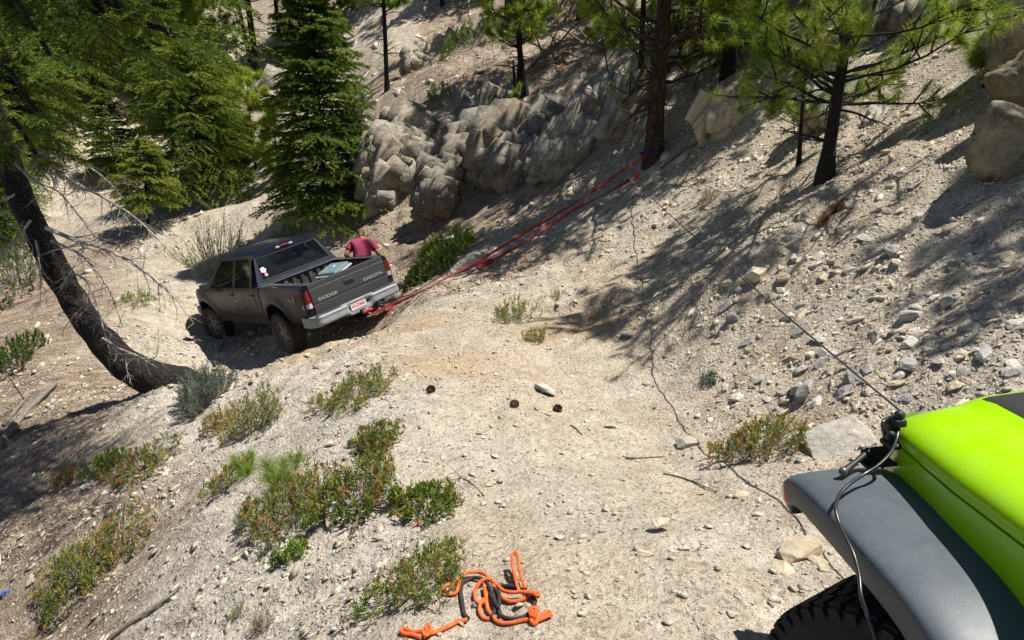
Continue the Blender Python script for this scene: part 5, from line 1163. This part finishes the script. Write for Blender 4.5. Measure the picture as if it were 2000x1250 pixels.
# ---- the tall fir behind the pickup and the trees to its left
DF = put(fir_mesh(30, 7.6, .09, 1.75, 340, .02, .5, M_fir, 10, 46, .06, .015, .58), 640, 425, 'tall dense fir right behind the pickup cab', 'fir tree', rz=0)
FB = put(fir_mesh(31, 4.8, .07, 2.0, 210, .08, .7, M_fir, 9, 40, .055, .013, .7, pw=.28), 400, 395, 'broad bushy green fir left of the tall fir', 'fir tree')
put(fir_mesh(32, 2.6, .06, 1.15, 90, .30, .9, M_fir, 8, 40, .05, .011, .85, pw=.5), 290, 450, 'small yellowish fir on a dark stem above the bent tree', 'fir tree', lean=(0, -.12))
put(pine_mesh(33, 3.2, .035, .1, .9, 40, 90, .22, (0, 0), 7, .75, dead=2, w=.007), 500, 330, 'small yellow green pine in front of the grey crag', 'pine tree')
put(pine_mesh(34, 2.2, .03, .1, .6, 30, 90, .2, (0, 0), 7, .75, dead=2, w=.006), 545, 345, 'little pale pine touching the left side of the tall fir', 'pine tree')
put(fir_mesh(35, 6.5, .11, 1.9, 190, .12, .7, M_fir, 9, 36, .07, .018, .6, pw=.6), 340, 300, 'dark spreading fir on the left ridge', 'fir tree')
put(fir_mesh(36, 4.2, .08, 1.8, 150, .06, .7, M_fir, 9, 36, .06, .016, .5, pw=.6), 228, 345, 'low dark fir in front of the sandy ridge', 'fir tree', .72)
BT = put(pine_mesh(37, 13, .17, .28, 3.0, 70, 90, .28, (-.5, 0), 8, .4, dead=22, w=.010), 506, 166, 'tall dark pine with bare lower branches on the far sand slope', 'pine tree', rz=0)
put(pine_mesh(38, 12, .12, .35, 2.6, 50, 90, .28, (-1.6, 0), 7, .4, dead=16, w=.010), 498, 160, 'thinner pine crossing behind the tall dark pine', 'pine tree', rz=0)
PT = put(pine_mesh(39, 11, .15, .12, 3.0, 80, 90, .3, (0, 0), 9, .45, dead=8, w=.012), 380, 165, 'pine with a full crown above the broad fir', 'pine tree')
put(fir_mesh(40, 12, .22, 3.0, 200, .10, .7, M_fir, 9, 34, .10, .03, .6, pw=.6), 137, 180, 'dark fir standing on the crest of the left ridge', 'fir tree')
for (px, py, s, src, l) in ((545, 72, .7, BT, 'slim pine left of the top of the tall fir'), (566, 75, .62, BT, 'slim pine touching the top of the tall fir'), (450, 182, .22, BT, 'dead looking sapling on the far sand slope'), (592, 40, .6, BT, 'slim pine behind the tip of the tall fir'),
        (690, 20, .5, PT, 'pine at the top edge right of the tall fir'), (640, 60, .6, PT, 'green pine behind the upper part of the tall fir'), (775, -20, .5, PT, 'pine trunk at the top edge above the lone thin pine'), (935, -10, .45, PT, 'pine at the top edge left of the thick reddish trunk'),
        (285, 180, .7, PT, 'pine on the ridge left of the full crown')):
    again(src, px, py, l, 'pine tree', s)
for (px, py, s_, src, l) in ((60, 330, 1.0, 35,'dark fir beyond the bent tree at the left edge'), (440, 330, .6, 36, 'small fir between the broad fir and the grey crag'), (20, 470, .7, 36, 'small fir behind the bent tree at the left edge')):
    again([o for o in bpy.data.objects if o.get('label') == ('dark spreading fir on the left ridge' if src == 35 else 'low dark fir in front of the sandy ridge')][0], px, py, l, 'fir tree', s_)
FF = fir_mesh(41, 14, .25, 3.8, 170, .05, .7, M_fir, 8, 24, .16, .055, .6, pw=.6, name='far_tree')
kf = 0; rr = random.Random(3)
for i in range(30):
    x = rr.uniform(-75, -24); y = rr.uniform(40, 95)
    if x > -24-.1*(y-40): continue
    k = FF if kf == 0 else copy_tree(FF); kf += 1
    put(k, 0, 0, 'dark conifer in the far wood beyond the left ridge', 'conifer', rr.uniform(.7, 1.3), xy=(x, y), group='conifers of the far wood')
for x, y, s in ((-25, 36, .8), (-28, 39, .9), (-31, 35, .8), (-26, 42, 1.1), (-35, 40, 1), (-22.5, 41, .9), (-38, 46, 1.1), (-20, 44, .8), (-33, 30, .7), (-30, 26, .6)):
    again(FF, 0, 0, 'dark conifer in the far wood beyond the left ridge', 'conifer', s, xy=(x, y), group='conifers of the far wood')

# ---- the bent tree on the left
def wood(mb, P, r0, r1, n=10, k=6):
    S = spline([Vector(p) for p in P], k); m_ = len(S); mb.tube(S, [r0+(r1-r0)*i/(m_-1) for i in range(m_)], n); return S
def dead_branch(mb, P, r0, rg, ns=8, tl=.5, depth=1, hang=.3):
    S = wood(mb, P, r0, r0*.25, 6, 6)
    for k in range(ns):
        i = int(len(S)*(.18+.8*k/ns)); i = min(i, len(S)-2); ax = (S[i+1]-S[i]).normalized()
        e = Vector(norm(np.array(ax)*.9+rg.normal(0, .75, 3)+np.array([0, 0, -hang]))); l = tl*rg.uniform(.4, 1.1)*(1-.4*k/ns); q = S[i]; pts = [q]
        d = e
        for _ in range(4): d = Vector(norm(np.array(d)+rg.normal(0, .22, 3)+np.array([0, 0, -hang*.25]))); pts.append(pts[-1]+d*l/4)
        rr_ = r0*.4*(1-.5*k/ns); mb.tube(pts, [max(.0022, rr_*(1-.2*j)) for j in range(5)], 4)
        if depth:
            for j in (1, 2, 3, 3, 4):
                e2 = Vector(norm(np.array(d)+rg.normal(0, .9, 3))); l2 = l*rg.uniform(.2, .45); mb.tube([pts[j], pts[j]+e2*l2*.5, pts[j]+e2*l2+Vector((0, 0, -.02))], [max(.0018, rr_*.4), .002, .0014], 3)
TB = 9.75
AXP = [(405, 765, 10.0), (350, 750, 9.9), (312, 744, 9.82), (272, 727, TB), (228, 695, TB), (183, 645, TB), (141, 583, TB), (106, 522, TB), (76, 464, TB), (47, 400, TB), (20, 325, TB), (-6, 250, TB), (-28, 170, TB), (-42, 90, TB), (-52, 0, TB), (-58, -120, TB), (-60, -260, TB), (-60, -420, TB)]
BTR = empty('bent_fir', loc=Vector(at(*AXP[1]))); tag(BTR, 'large dark tree with a J shaped trunk curving out of the slope on the left', 'tree')
m = MB(); S = spline([Vector(at(*q)) for q in AXP], 8); N_ = len(S); rgb = np.random.default_rng(8)
rad = [np.interp(i/N_, [0, .05, .12, .3, .6, 1], [.18, .26, .255, .19, .155, .08]) for i in range(N_)]
m.tube(S, rad, 28); m.v = [(x+.02*float(vnoise(x*7+z*2, z*3+y*7, 4)), y+.03*float(vnoise(x*6-z, z*2.5+y*5, 5)), z+.015*float(vnoise(x*8, y*8+z*3, 6))) for x, y, z in m.v]
child(m.build('trunk', M_bark, smooth=True), BTR)
m = MB(); rgb = np.random.default_rng(12)
for P, r0, ns, tl in [([(90, 445, 9.5), (150, 470, 9.3), (215, 490, 9.1), (290, 535, 9.0), (345, 585, 9.0)], .034, 17, .75), ([(100, 470, 9.5), (160, 500, 9.2), (210, 560, 9.0), (240, 640, 9.0)], .022, 12, .6),
        ([(60, 330, 9.6), (120, 345, 9.2), (200, 385, 8.9), (270, 430, 8.9), (350, 510, 9.0)], .024, 14, .55), ([(30, 320, 9.5), (70, 355, 9.2), (120, 380, 9.1), (190, 470, 9.1)], .02, 12, .5), ([(60, 330, 9.6), (100, 300, 9.4), (180, 330, 9.1), (230, 372, 9.0)], .018, 10, .45),
        ([(120, 530, 9.5), (165, 545, 9.3), (190, 600, 9.2), (215, 690, 9.2)], .016, 9, .45), ([(160, 600, 9.45), (145, 615, 9.4), (120, 650, 9.35)], .014, 6, .25), ([(60, 430, 9.5), (30, 470, 9.4), (-20, 520, 9.4)], .02, 9, .5), ([(70, 470, 9.5), (80, 540, 9.4), (78, 600, 9.4)], .014, 8, .3),
        ([(30, 380, 9.6), (-10, 400, 9.5), (-60, 420, 9.5)], .02, 6, .4), ([(200, 660, 9.4), (240, 690, 9.3), (250, 740, 9.3)], .012, 6, .3), ([(230, 680, 9.45), (300, 700, 9.3), (310, 640, 9.2)], .012, 5, .3), ([(10, 280, 9.6), (60, 290, 9.3), (110, 320, 9.1), (150, 380, 9.0)], .018, 10, .5)]:
    dead_branch(m, [at(*q) for q in P], r0, rgb, int(ns*1.6), tl)
child(m.build('dead_branches', M_dead), BTR)
fo = Fol(); tr = MB(); rgb = np.random.default_rng(14)
for sx, sy, ex, ey, et in [(-30, 160, 330, 60, 6.9), (-40, 90, 250, 20, 7.2), (-30, 150, 70, 220, 7.6), (-45, 60, 340, 70, 7.0), (-50, 0, 120, 60, 7.6), (-10, 240, 70, 300, 8.4), (-50, -100, 360, -20, 7.4), (-55, -150, 300, -60, 8.0),
        (-50, 0, 240, 100, 7.0), (-50, -60, 200, 20, 7.6), (-40, 50, 60, 60, 7.4), (-55, -200, 200, -90, 7.2), (-50, -60, 330, -80, 6.8), (-58, -260, 150, -200, 8.2), (-60, -340, 60, -330, 9.4), (-60, -340, -140, -360, 9.4), (-40, 60, -200, 60, 9.6), (-50, -100, 230, -150, 7.0), (-50, -60, 460, -75, 6.4), (-50, -90, 380, -115, 6.2), (-50, -40, 300, -60, 6.5), (-50, -60, 190, -60, 6.5), (-50, -100, 490, -140, 6.8), (-50, -20, 140, -35, 6.5), (-40, 20, 100, 110, 6.8)]:
    a = at(sx, sy, TB); b = at(ex, ey, et); L = float(np.linalg.norm(b-a)); d = norm(b-a); d = norm(d+np.array([0, 0, .22]))
    q = [a, a+d*L*.33, a+d*L*.66+np.array([0, 0, -.05*L]), b]; tr.tube(spline([Vector(x) for x in q], 5), .028, 6)
    for j in range(9):
        u = .25+.75*j/8; p = a+(b-a)*u+np.array([0, 0, .08*L*math.sin(u*math.pi)]); s = -1 if j % 2 else 1; sd_ = norm(np.cross(d, [0, 0, 1]))*s
        spray(fo, tr, p, d*.8+sd_*.8+np.array([0, 0, -.15]) if j < 8 else d, (.70 if j < 8 else .8)*min(1.2, L/2.8), rgb, .9, 10, .45, 46, .038, .006, .58, .008)
child(tr.build('boughs', M_bark), BTR); child(fo.build('crown', M_dfir), BTR)

# ---- shrubs
def shrub(px, py, wpx, hpx, label, mt=None, n=60, ll=.04, lw=.005, tb=(.0, .75), cat='shrub', name='shrub', seed=None, upright=.5, stemc=None, per=26, needle=False, red=0.0):
    """stems fan out of one root crown, leaves clothe their upper part"""
    g = ground(px, py); t = g[1]*CS-(g[2]-CAMH)*SN; W = wpx*t/1333/2; Hh = .86*hpx*t/1333; rg = np.random.default_rng(seed or int(px*7+py))
    e = empty(name, loc=Vector(g)); tag(e, label, cat); tr = MB(); fo = Fol(); nn_ = np.array(normal(g[0], g[1]))
    for k in range(n):
        a = rg.uniform(0, 6.283); q = math.sqrt(rg.random()); b0 = np.array([math.cos(a)*q*W*.35, math.sin(a)*q*W*.35, 0]); b0[2] = Hs(g[0]+b0[0], g[1]+b0[1])-g[2]-.01
        out = np.array([math.cos(a), math.sin(a), 0])*q*W*1.08*(1+.25*math.sin(a*3+px)); out[2] = Hs(g[0]+out[0], g[1]+out[1])-g[2]
        tip = out+np.array([0, 0, Hh*(1-.55*q*q)*rg.uniform(.55, 1.05)]); mid = (b0+tip)/2+rg.normal(0, .10, 3)*W+out*(.30 if upright < .6 else .05); mid[2] -= Hh*.08
        S = np.array([np.array(v) for v in spline([Vector(b0), Vector(mid), Vector(tip)], 5)]); r = .0018+.0025*Hh
        tr.tube([Vector(v) for v in S], [r*(1.6-.12*i) for i in range(len(S))], 4)
        m = int(per*1.35); f = .30+.70*rg.random(m)**.7; ii = f*(len(S)-1); i0 = np.minimum(ii.astype(int), len(S)-2); B = S[i0]+(S[i0+1]-S[i0])*(ii-i0)[:, None]; ax = norm(S[i0+1]-S[i0])
        D = ax*(.55+.6*upright)+rg.normal(0, .55, (m, 3))+np.array([0, 0, .15]); tb_ = tb[0]+(tb[1]-tb[0])*rg.random()
        T = tb_+rg.normal(0, .10, m)+red*(rg.random(m) < .5*(1-f))*.5; B = B+rg.normal(0, .006, (m, 3))
        (fo.needles if needle else fo.leaves)(B, D, ll*rg.uniform(.6, 1.15, m), lw*rg.uniform(.7, 1.2, m), T)
    tr.build('stems', stemc or M_dead, e); fo.build('leaves', mt or M_leaf, e); return e
RD = dict(red=.8)
shrub(690, 775, 150, 62, 'reddish green shrub on the dirt lip behind the pickup', n=130, per=22, ll=.045, **RD)
shrub(500, 832, 110, 92, 'reddish green shrub right of the sage bush', n=90, per=22, ll=.045, **RD)
shrub(432, 842, 70, 60, 'yellow orange shrub directly below the sage bush', n=60, per=20, ll=.045, tb=(.45, .85))
shrub(735, 866, 92, 46, 'low olive shrub left of the trail in line with the pine cones', n=90, per=22, ll=.035, **RD)
shrub(205, 918, 70, 46, 'small bright green shrub at the edge of the big shadow', M_leafg, n=60, per=22, ll=.05)
shrub(275, 915, 130, 50, 'orange and green shrub right of the small bright green shrub', n=90, per=22, ll=.05, tb=(.2, .95))
shrub(132, 945, 60, 40, 'dull reddish shrub inside the edge of the big shadow', n=40, per=16, ll=.05, tb=(.4, 1))
shrub(445, 945, 95, 55, 'thin reddish shrub left of the long needled seedlings', n=60, per=20, ll=.035, tb=(.2, .9))
shrub(565, 1010, 180, 110, 'large reddish shrub in the middle of the left slope', n=150, per=20, ll=.04, tb=(.05, .9), **RD)
shrub(695, 985, 170, 95, 'spiky green and red shrub at the left edge of the trail', n=140, per=22, ll=.045, lw=.006, tb=(.0, .75), **RD)
shrub(835, 990, 130, 55, 'spiky bright green shrub reaching onto the trail', n=70, per=22, ll=.05, lw=.006, tb=(0, .55), **RD)
shrub(150, 1140, 150, 90, 'reddish shrub in the lower left of the picture', n=140, per=24, ll=.045, lw=.005, **RD)
shrub(235, 1065, 130, 70, 'loose reddish shrub above the lower left shrub', n=80, per=18, ll=.045, tb=(.2, .95), **RD)
shrub(570, 1088, 60, 46, 'small green tuft below the large reddish shrub', M_leafg, n=40, per=20, ll=.035)
shrub(815, 1145, 195, 88, 'sparse green shrub beside the orange rope', n=105, per=20, ll=.036, lw=.0045, tb=(.0, .7), **RD)
shrub(1475, 878, 160, 75, 'reddish green shrub left of the sandy boulder', n=110, per=22, ll=.04, tb=(.1, .9), **RD)
shrub(1008, 622, 80, 55, 'small yellow green shrub on the trail bank', n=60, per=22, ll=.04, tb=(.2, .8))
shrub(1048, 665, 44, 34, 'tiny shrub in front of the slumped bank', n=34, per=18, ll=.03, tb=(.3, .8))
shrub(1088, 582, 22, 22, 'dry brown tuft on the slope above the slumped bank', M_dryg, n=20, per=14, ll=.06, lw=.002, needle=True, cat='grass tuft', name='grass_tuft')
shrub(850, 526, 120, 76, 'bright green leafy bush between the pickup and the straps', M_leafg, n=220, per=30, ll=.075, lw=.015, tb=(.5, 1.05), upright=.2)
shrub(396, 790, 105, 105, 'grey green sage bush at the foot of the bent tree', M_sage, n=190, per=40, ll=.05, lw=.003, upright=.8, needle=True, cat='bush', name='sage_bush')
shrub(425, 525, 130, 120, 'tall loose bush with thin stems behind the pickup', M_leafg, n=120, per=20, ll=.06, lw=.008, upright=.9, tb=(.2, 1), cat='bush', name='bush')
shrub(560, 470, 70, 36, 'bright grassy bush just over the pickup roof', M_leafg, n=60, per=24, ll=.08, lw=.006, cat='bush', name='bush')
shrub(690, 440, 70, 50, 'yellowish weeds behind the person', n=60, per=16, ll=.06, lw=.006, tb=(.3, .9), cat='weeds', name='weeds')
shrub(775, 520, 60, 40, 'dry twiggy shrub beside the person', M_dryg, n=60, per=6, ll=.06, lw=.003, cat='shrub')
shrub(920, 85, 110, 60, 'green bush on the sandy slope beside the thick reddish trunk', M_leafg, n=80, per=26, ll=.09, lw=.012, cat='bush', name='bush')
shrub(850, 195, 44, 34, 'small green bush above the pale jagged crag', M_leafg, n=30, per=20, ll=.08, lw=.010, cat='bush', name='bush')
shrub(852, 310, 60, 55, 'grey green bush hanging on the pale crag', M_sage, n=50, per=24, ll=.07, lw=.006, cat='bush', name='bush')
shrub(785, 250, 80, 70, 'dead grey thicket between the lone thin pine and the crag', M_dryg, n=130, per=3, ll=.05, lw=.003, cat='dead bush', name='dead_bush')
FC = fir_mesh(44, 5.5, .08, 1.9, 190, .06, .7, M_fir, 9, 38, .06, .015, .8, pw=.35)
put(FC, 445, 310, 'rounded yellow green fir between the broad fir and the tall fir', 'fir tree', .55)
for px, py, s_, l in ((60, 250, 1.3, 'bright green fir behind the crown of the bent tree'), (150, 190, 1.1, 'bright fir on the left edge of the sandy ridge'), (0, 420, .8, 'low green fir at the left edge under the bent tree crown')):
    again(FC, px, py, l, 'fir tree', s_)
for q in ((930, 200, 90, 50, 'dead brown thicket above the dark crag'), (1070, 262, 90, 50, 'dead twigs right of the short dark snag'), (1020, 320, 80, 50, 'dead twigs round the bleached fallen branch'), (872, 262, 70, 45, 'dead twigs on top of the pale crag'), (1130, 130, 90, 40, 'grey dead brush by the dark fallen log'), (945, 130, 80, 40, 'dead brush below the green bush on the sandy slope'), (1230, 60, 80, 40, 'dead brush left of the straight thin pine')):
    shrub(q[0], q[1], q[2], q[3], q[4], M_dryg, n=70, per=2, ll=.05, lw=.003, cat='dead bush', name='dead_bush', upright=.2)
shrub(620, 452, 110, 75, 'leafless pale branches between the pickup roof and the tall fir', M_dryg, n=46, per=1, ll=.04, lw=.003, cat='dead bush', name='dead_bush', upright=.3)
shrub(560, 425, 60, 60, 'dead twigs left of the base of the tall fir', M_dryg, n=40, per=2, ll=.04, lw=.003, cat='dead bush', name='dead_bush')
shrub(30, 560, 150, 90, 'green low conifer growth at the left edge behind the bent tree', M_fir, n=110, per=50, ll=.08, lw=.008, needle=True, cat='bush', name='bush')
shrub(30, 700, 90, 60, 'shaded green bush at the left edge below the bend', M_fir, n=80, per=40, ll=.07, lw=.007, needle=True, cat='bush', name='bush')
shrub(270, 590, 60, 34, 'small yellowish shrub behind the dead twigs', M_leafg, n=40, per=18, ll=.06, lw=.007)
shrub(1385, 745, 36, 18, 'tiny green plant on the slope beside the cable shadow', M_sage, n=24, per=16, ll=.03)
shrub(1385, 392, 40, 26, 'dry grass tuft on the slope below the strapped pine', M_dryg, n=50, per=8, ll=.07, lw=.003, needle=True, cat='grass tuft', name='grass_tuft')
shrub(510, 1232, 46, 50, 'pale dry grass tuft at the bottom edge left of the rope', M_dryg, n=60, per=5, ll=.05, lw=.0012, needle=True, upright=1, cat='grass tuft', name='grass_tuft')
shrub(462, 1200, 36, 26, 'thin greenish grass tuft above the pale dry tuft', M_leafg, n=34, per=6, ll=.035, lw=.0012, needle=True, upright=1, cat='grass tuft', name='grass_tuft')
def seedling(px, py, hpx, label, n=3, seed=1):
    g = ground(px, py); t = g[1]*CS-(g[2]-CAMH)*SN; h = hpx*t/1333; rg = np.random.default_rng(seed); e = empty('pine_seedling', loc=Vector(g)); tag(e, label, 'pine seedling'); tr = MB(); P, D = [], []
    for k in range(n):
        a = rg.uniform(0, 6.283); tip = np.array([math.cos(a)*h*.45, math.sin(a)*h*.45, h*rg.uniform(.45, .8)]); tr.tube([Vector((0, 0, 0)), Vector(tip*.5)+Vector((0, 0, .01)), Vector(tip)], [.006, .005, .004], 5); P += [tip, tip*.8]; D += [norm(tip+np.array([0, 0, h*.6]))]*2
    fo = Fol(); tufts(fo, P, D, 170, h*.62, .0011, .55, .45, .06); tr.build('stem', M_dead, e); fo.build('needles', M_pine, e)
seedling(560, 955, 74, 'long needled pine seedling in front of the large reddish shrub', 6, 1)
seedling(486, 925, 52, 'smaller pine seedling left of the long needled seedling', 3, 2)
seedling(1148, 300-60, 40, 'pine seedling on top of the dark crag', 3, 3)
# dead red pine bough
g = Vector(ground(1600, 440)); e = empty('dead_bough', loc=g); tag(e, 'dead rust red pine bough lying under the white slab', 'dead branch'); tr = MB(); P, D = [], []; rgb = np.random.default_rng(5)
g2 = Vector(ground(1650, 400)); ax = norm(np.array(g-g2)); L = (g-g2).length
for k in range(16):
    q = np.array(g2-g)+ax*L*rgb.random()+rgb.normal(0, .03, 3)+np.array([0, 0, .04]); P.append(q); D.append(ax+rgb.normal(0, .25, 3))
tr.tube([g2-g+Vector((0, 0, .04)), Vector((0, 0, .05))], .01, 5); tr.build('stem', M_dead, e); fo = Fol(); tufts(fo, P, D, 60, .15, .0018, .45, .38, .05); fo.build('needles', M_deadn, e)
# ------------------------------------------------------------------ the person behind the truck bed
M_skin = mat('skin', (.36, .155, .10), .55); M_hair = mat('short_grey_brown_hair', (.10, .075, .06), .8)
def shirt_n(t, b):
    N = NT(t); n = N.noise(N.mapv(N.obj(), (7, 7, 1.6)), 1.6, 4, .6); N.l(N.mix(N.ramp(n, [(.3, (0, 0, 0)), (.7, (1, 1, 1))]), (.235, .022, .062), (.33, .045, .10)), b.inputs['Base Color']); N.bump(n, b, .8, .03)
M_shirt = mat('maroon_shirt', rough=.85, nodes=shirt_n); M_jean = mat('dark_trousers', (.035, .045, .07), .85)
def skin_mesh(name, pts, edges, rads, mt, parent, sub=2, root=0):
    me = bpy.data.meshes.new(name); me.from_pydata([tuple(p) for p in pts], edges, []); o = bpy.data.objects.new(name, me); COL.objects.link(o)
    md = o.modifiers.new('s', 'SKIN'); md.use_smooth_shade = True; sv = me.skin_vertices[0].data
    for i, r in enumerate(rads): sv[i].radius = r if isinstance(r, tuple) else (r, r); sv[i].use_root = (i == root)
    m2 = o.modifiers.new('d', 'SUBSURF'); m2.levels = m2.render_levels = sub
    bpy.context.view_layer.update(); nm = bpy.data.meshes.new_from_object(o.evaluated_get(bpy.context.evaluated_depsgraph_get())); bpy.data.objects.remove(o)
    nm.name = name; nm.materials.clear(); nm.materials.append(mt); nm.polygons.foreach_set('use_smooth', [True]*len(nm.polygons)); q = bpy.data.objects.new(name, nm); COL.objects.link(q); q.parent = parent; return q
pg = tw((1.32, 2.15, 0)); pz = Hs(pg[0], pg[1])
MAN = empty('person', loc=(pg[0], pg[1], pz), rz=R(8)); tag(MAN, 'person in a maroon shirt seen from behind, bent over beside the pickup bed', 'person')
J = {}; order = []; E_ = []; RD_ = []
def jn(n, p, r, par=None):
    J[n] = len(order); order.append(p); RD_.append(r)
    if par: E_.append((J[par], J[n]))
jn('pelvis', (0, 0, .92), (.165, .12)); jn('belly', (0, .04, 1.06), (.165, .12), 'pelvis'); jn('chest', (-.01, .17, 1.25), (.175, .13), 'belly'); jn('upchest', (-.015, .30, 1.36), (.15, .11), 'chest'); jn('neck', (-.02, .40, 1.41), (.062, .062), 'upchest'); jn('neck2', (-.025, .46, 1.44), (.058, .06), 'neck')
for s, n in ((-1, 'l'), (1, 'r')):
    jn(n+'hip', (s*.10, .0, .86), .105, 'pelvis'); jn(n+'knee', (s*.13, .06, .48), .068, n+'hip'); jn(n+'calf', (s*.135, .0, .32), .062, n+'knee'); jn(n+'ankle', (s*.14, -.03, .09), .042, n+'calf'); jn(n+'toe', (s*.16, .14, .04), .045, n+'ankle')
    jn(n+'sho', (s*.20-.01, .29, 1.33), .075, 'upchest')
    el = (s*.335, .14, 1.14); wr = (s*.30+(.0 if s > 0 else .02), .36, 1.02)
    jn(n+'elb', el, .047, n+'sho'); jn(n+'for', tuple((np.array(el)*.6+np.array(wr)*.4)), .046, n+'elb'); jn(n+'wri', wr, .030, n+'for')
    hd_ = norm(np.array(wr)-np.array(el)); pm = np.array(wr)+hd_*.075; jn(n+'palm', tuple(pm), (.038, .022), n+'wri')
    for f in range(4):
        b0 = pm+hd_*.03+np.array([(-1.5+f)*.021, 0, 0]); L = (.07, .078, .072, .055)[f]
        jn(n+'f%d' % f, tuple(b0), .0095, n+'palm'); jn(n+'g%d' % f, tuple(b0+hd_*L*.5+np.array([0, 0, -.005])), .009, n+'f%d' % f); jn(n+'h%d' % f, tuple(b0+hd_*L*.85+np.array([0, 0, -.03])), .0075, n+'g%d' % f)
    jn(n+'t0', tuple(np.array(wr)+hd_*.03+np.array([-s*.035, 0, .0])), .012, n+'palm'); jn(n+'t1', tuple(np.array(wr)+hd_*.08+np.array([-s*.06, 0, -.01])), .009, n+'t0')
body = skin_mesh('body', order, E_, RD_, M_skin, MAN)
# head: modelled sphere joined to the body mesh
bm = bmesh.new(); bm.from_mesh(body.data); hb = bmesh.ops.create_icosphere(bm, subdivisions=4, radius=1)
HR = Matrix.Rotation(R(-52), 3, 'X') @ Matrix.Rotation(R(10), 3, 'Y'); HC = Vector((-.035, .545, 1.505))
def headp(c):
    x, y, z = c; jaw = max(0, -z); f = max(0, y)
    q = Vector((x*.076*(1-.30*jaw), y*.098*(1-.12*jaw)+.012*jaw*f, z*.118))
    q.y += .018*math.exp(-((x/.16)**2+((z+.12)/.16)**2))*(y > 0)            # nose
    q.y -= .008*(math.exp(-(((abs(x)-.36)/.16)**2+((z-.08)/.10)**2)))*(y > 0)   # eye sockets
    q.y -= .004*math.exp(-((x/.3)**2+((z+.45)/.06)**2))*(y > 0)            # mouth
    q.x += math.copysign(.014, x)*math.exp(-(((y+.02)/.16)**2+((z+.02)/.22)**2))*(abs(x) > .8)  # ears
    return HC+HR @ q
for v in hb['verts']: v.co = headp(v.co)
for f in bm.faces: f.smooth = True
bm.to_mesh(body.data); bm.free()
bm = bmesh.new(); hb = bmesh.ops.create_icosphere(bm, subdivisions=4, radius=1)
bmesh.ops.delete(bm, geom=[v for v in bm.verts if v.co.z < .05-.45*(v.co.y < -.1)*(1-abs(v.co.x)*.4)+.45*max(0, v.co.y)], context='VERTS')
for v in bm.verts: c = headp(v.co); v.co = HC+(c-HC)*1.045
for f in bm.faces: f.smooth = True
me = bpy.data.meshes.new('hair'); bm.to_mesh(me); bm.free(); me.materials.append(M_hair); o = bpy.data.objects.new('hair', me); COL.objects.link(o); o.parent = MAN
P_ = [(0, 0, .90), (0, .04, 1.05), (-.01, .165, 1.25), (-.015, .295, 1.36), (-.02, .38, 1.40), (-.20, .285, 1.335), (-.30, .20, 1.20), (.19, .285, 1.335), (.29, .20, 1.20)]
skin_mesh('shirt', P_, [(0, 1), (1, 2), (2, 3), (3, 4), (3, 5), (5, 6), (3, 7), (7, 8)], [(.195, .145), (.195, .145), (.205, .155), (.175, .13), (.075, .075), .095, .082, .095, .082], M_shirt, MAN)
P_ = [(0, 0, .92), (-.10, 0, .84), (-.13, .06, .48), (-.135, .0, .30), (-.14, -.03, .12), (.10, 0, .84), (.13, .06, .48), (.135, .0, .30), (.14, -.03, .12)]
skin_mesh('trousers', P_, [(0, 1), (1, 2), (2, 3), (3, 4), (0, 5), (5, 6), (6, 7), (7, 8)], [(.175, .13), .12, .088, .08, .07, .12, .088, .08, .07], M_jean, MAN)
for s in (-1, 1):
    m = MB(); m.box((s*.15, .06, .045), (.10, .29, .09)); m.build('shoe', M_black, MAN, bevel=.03, seg=3)
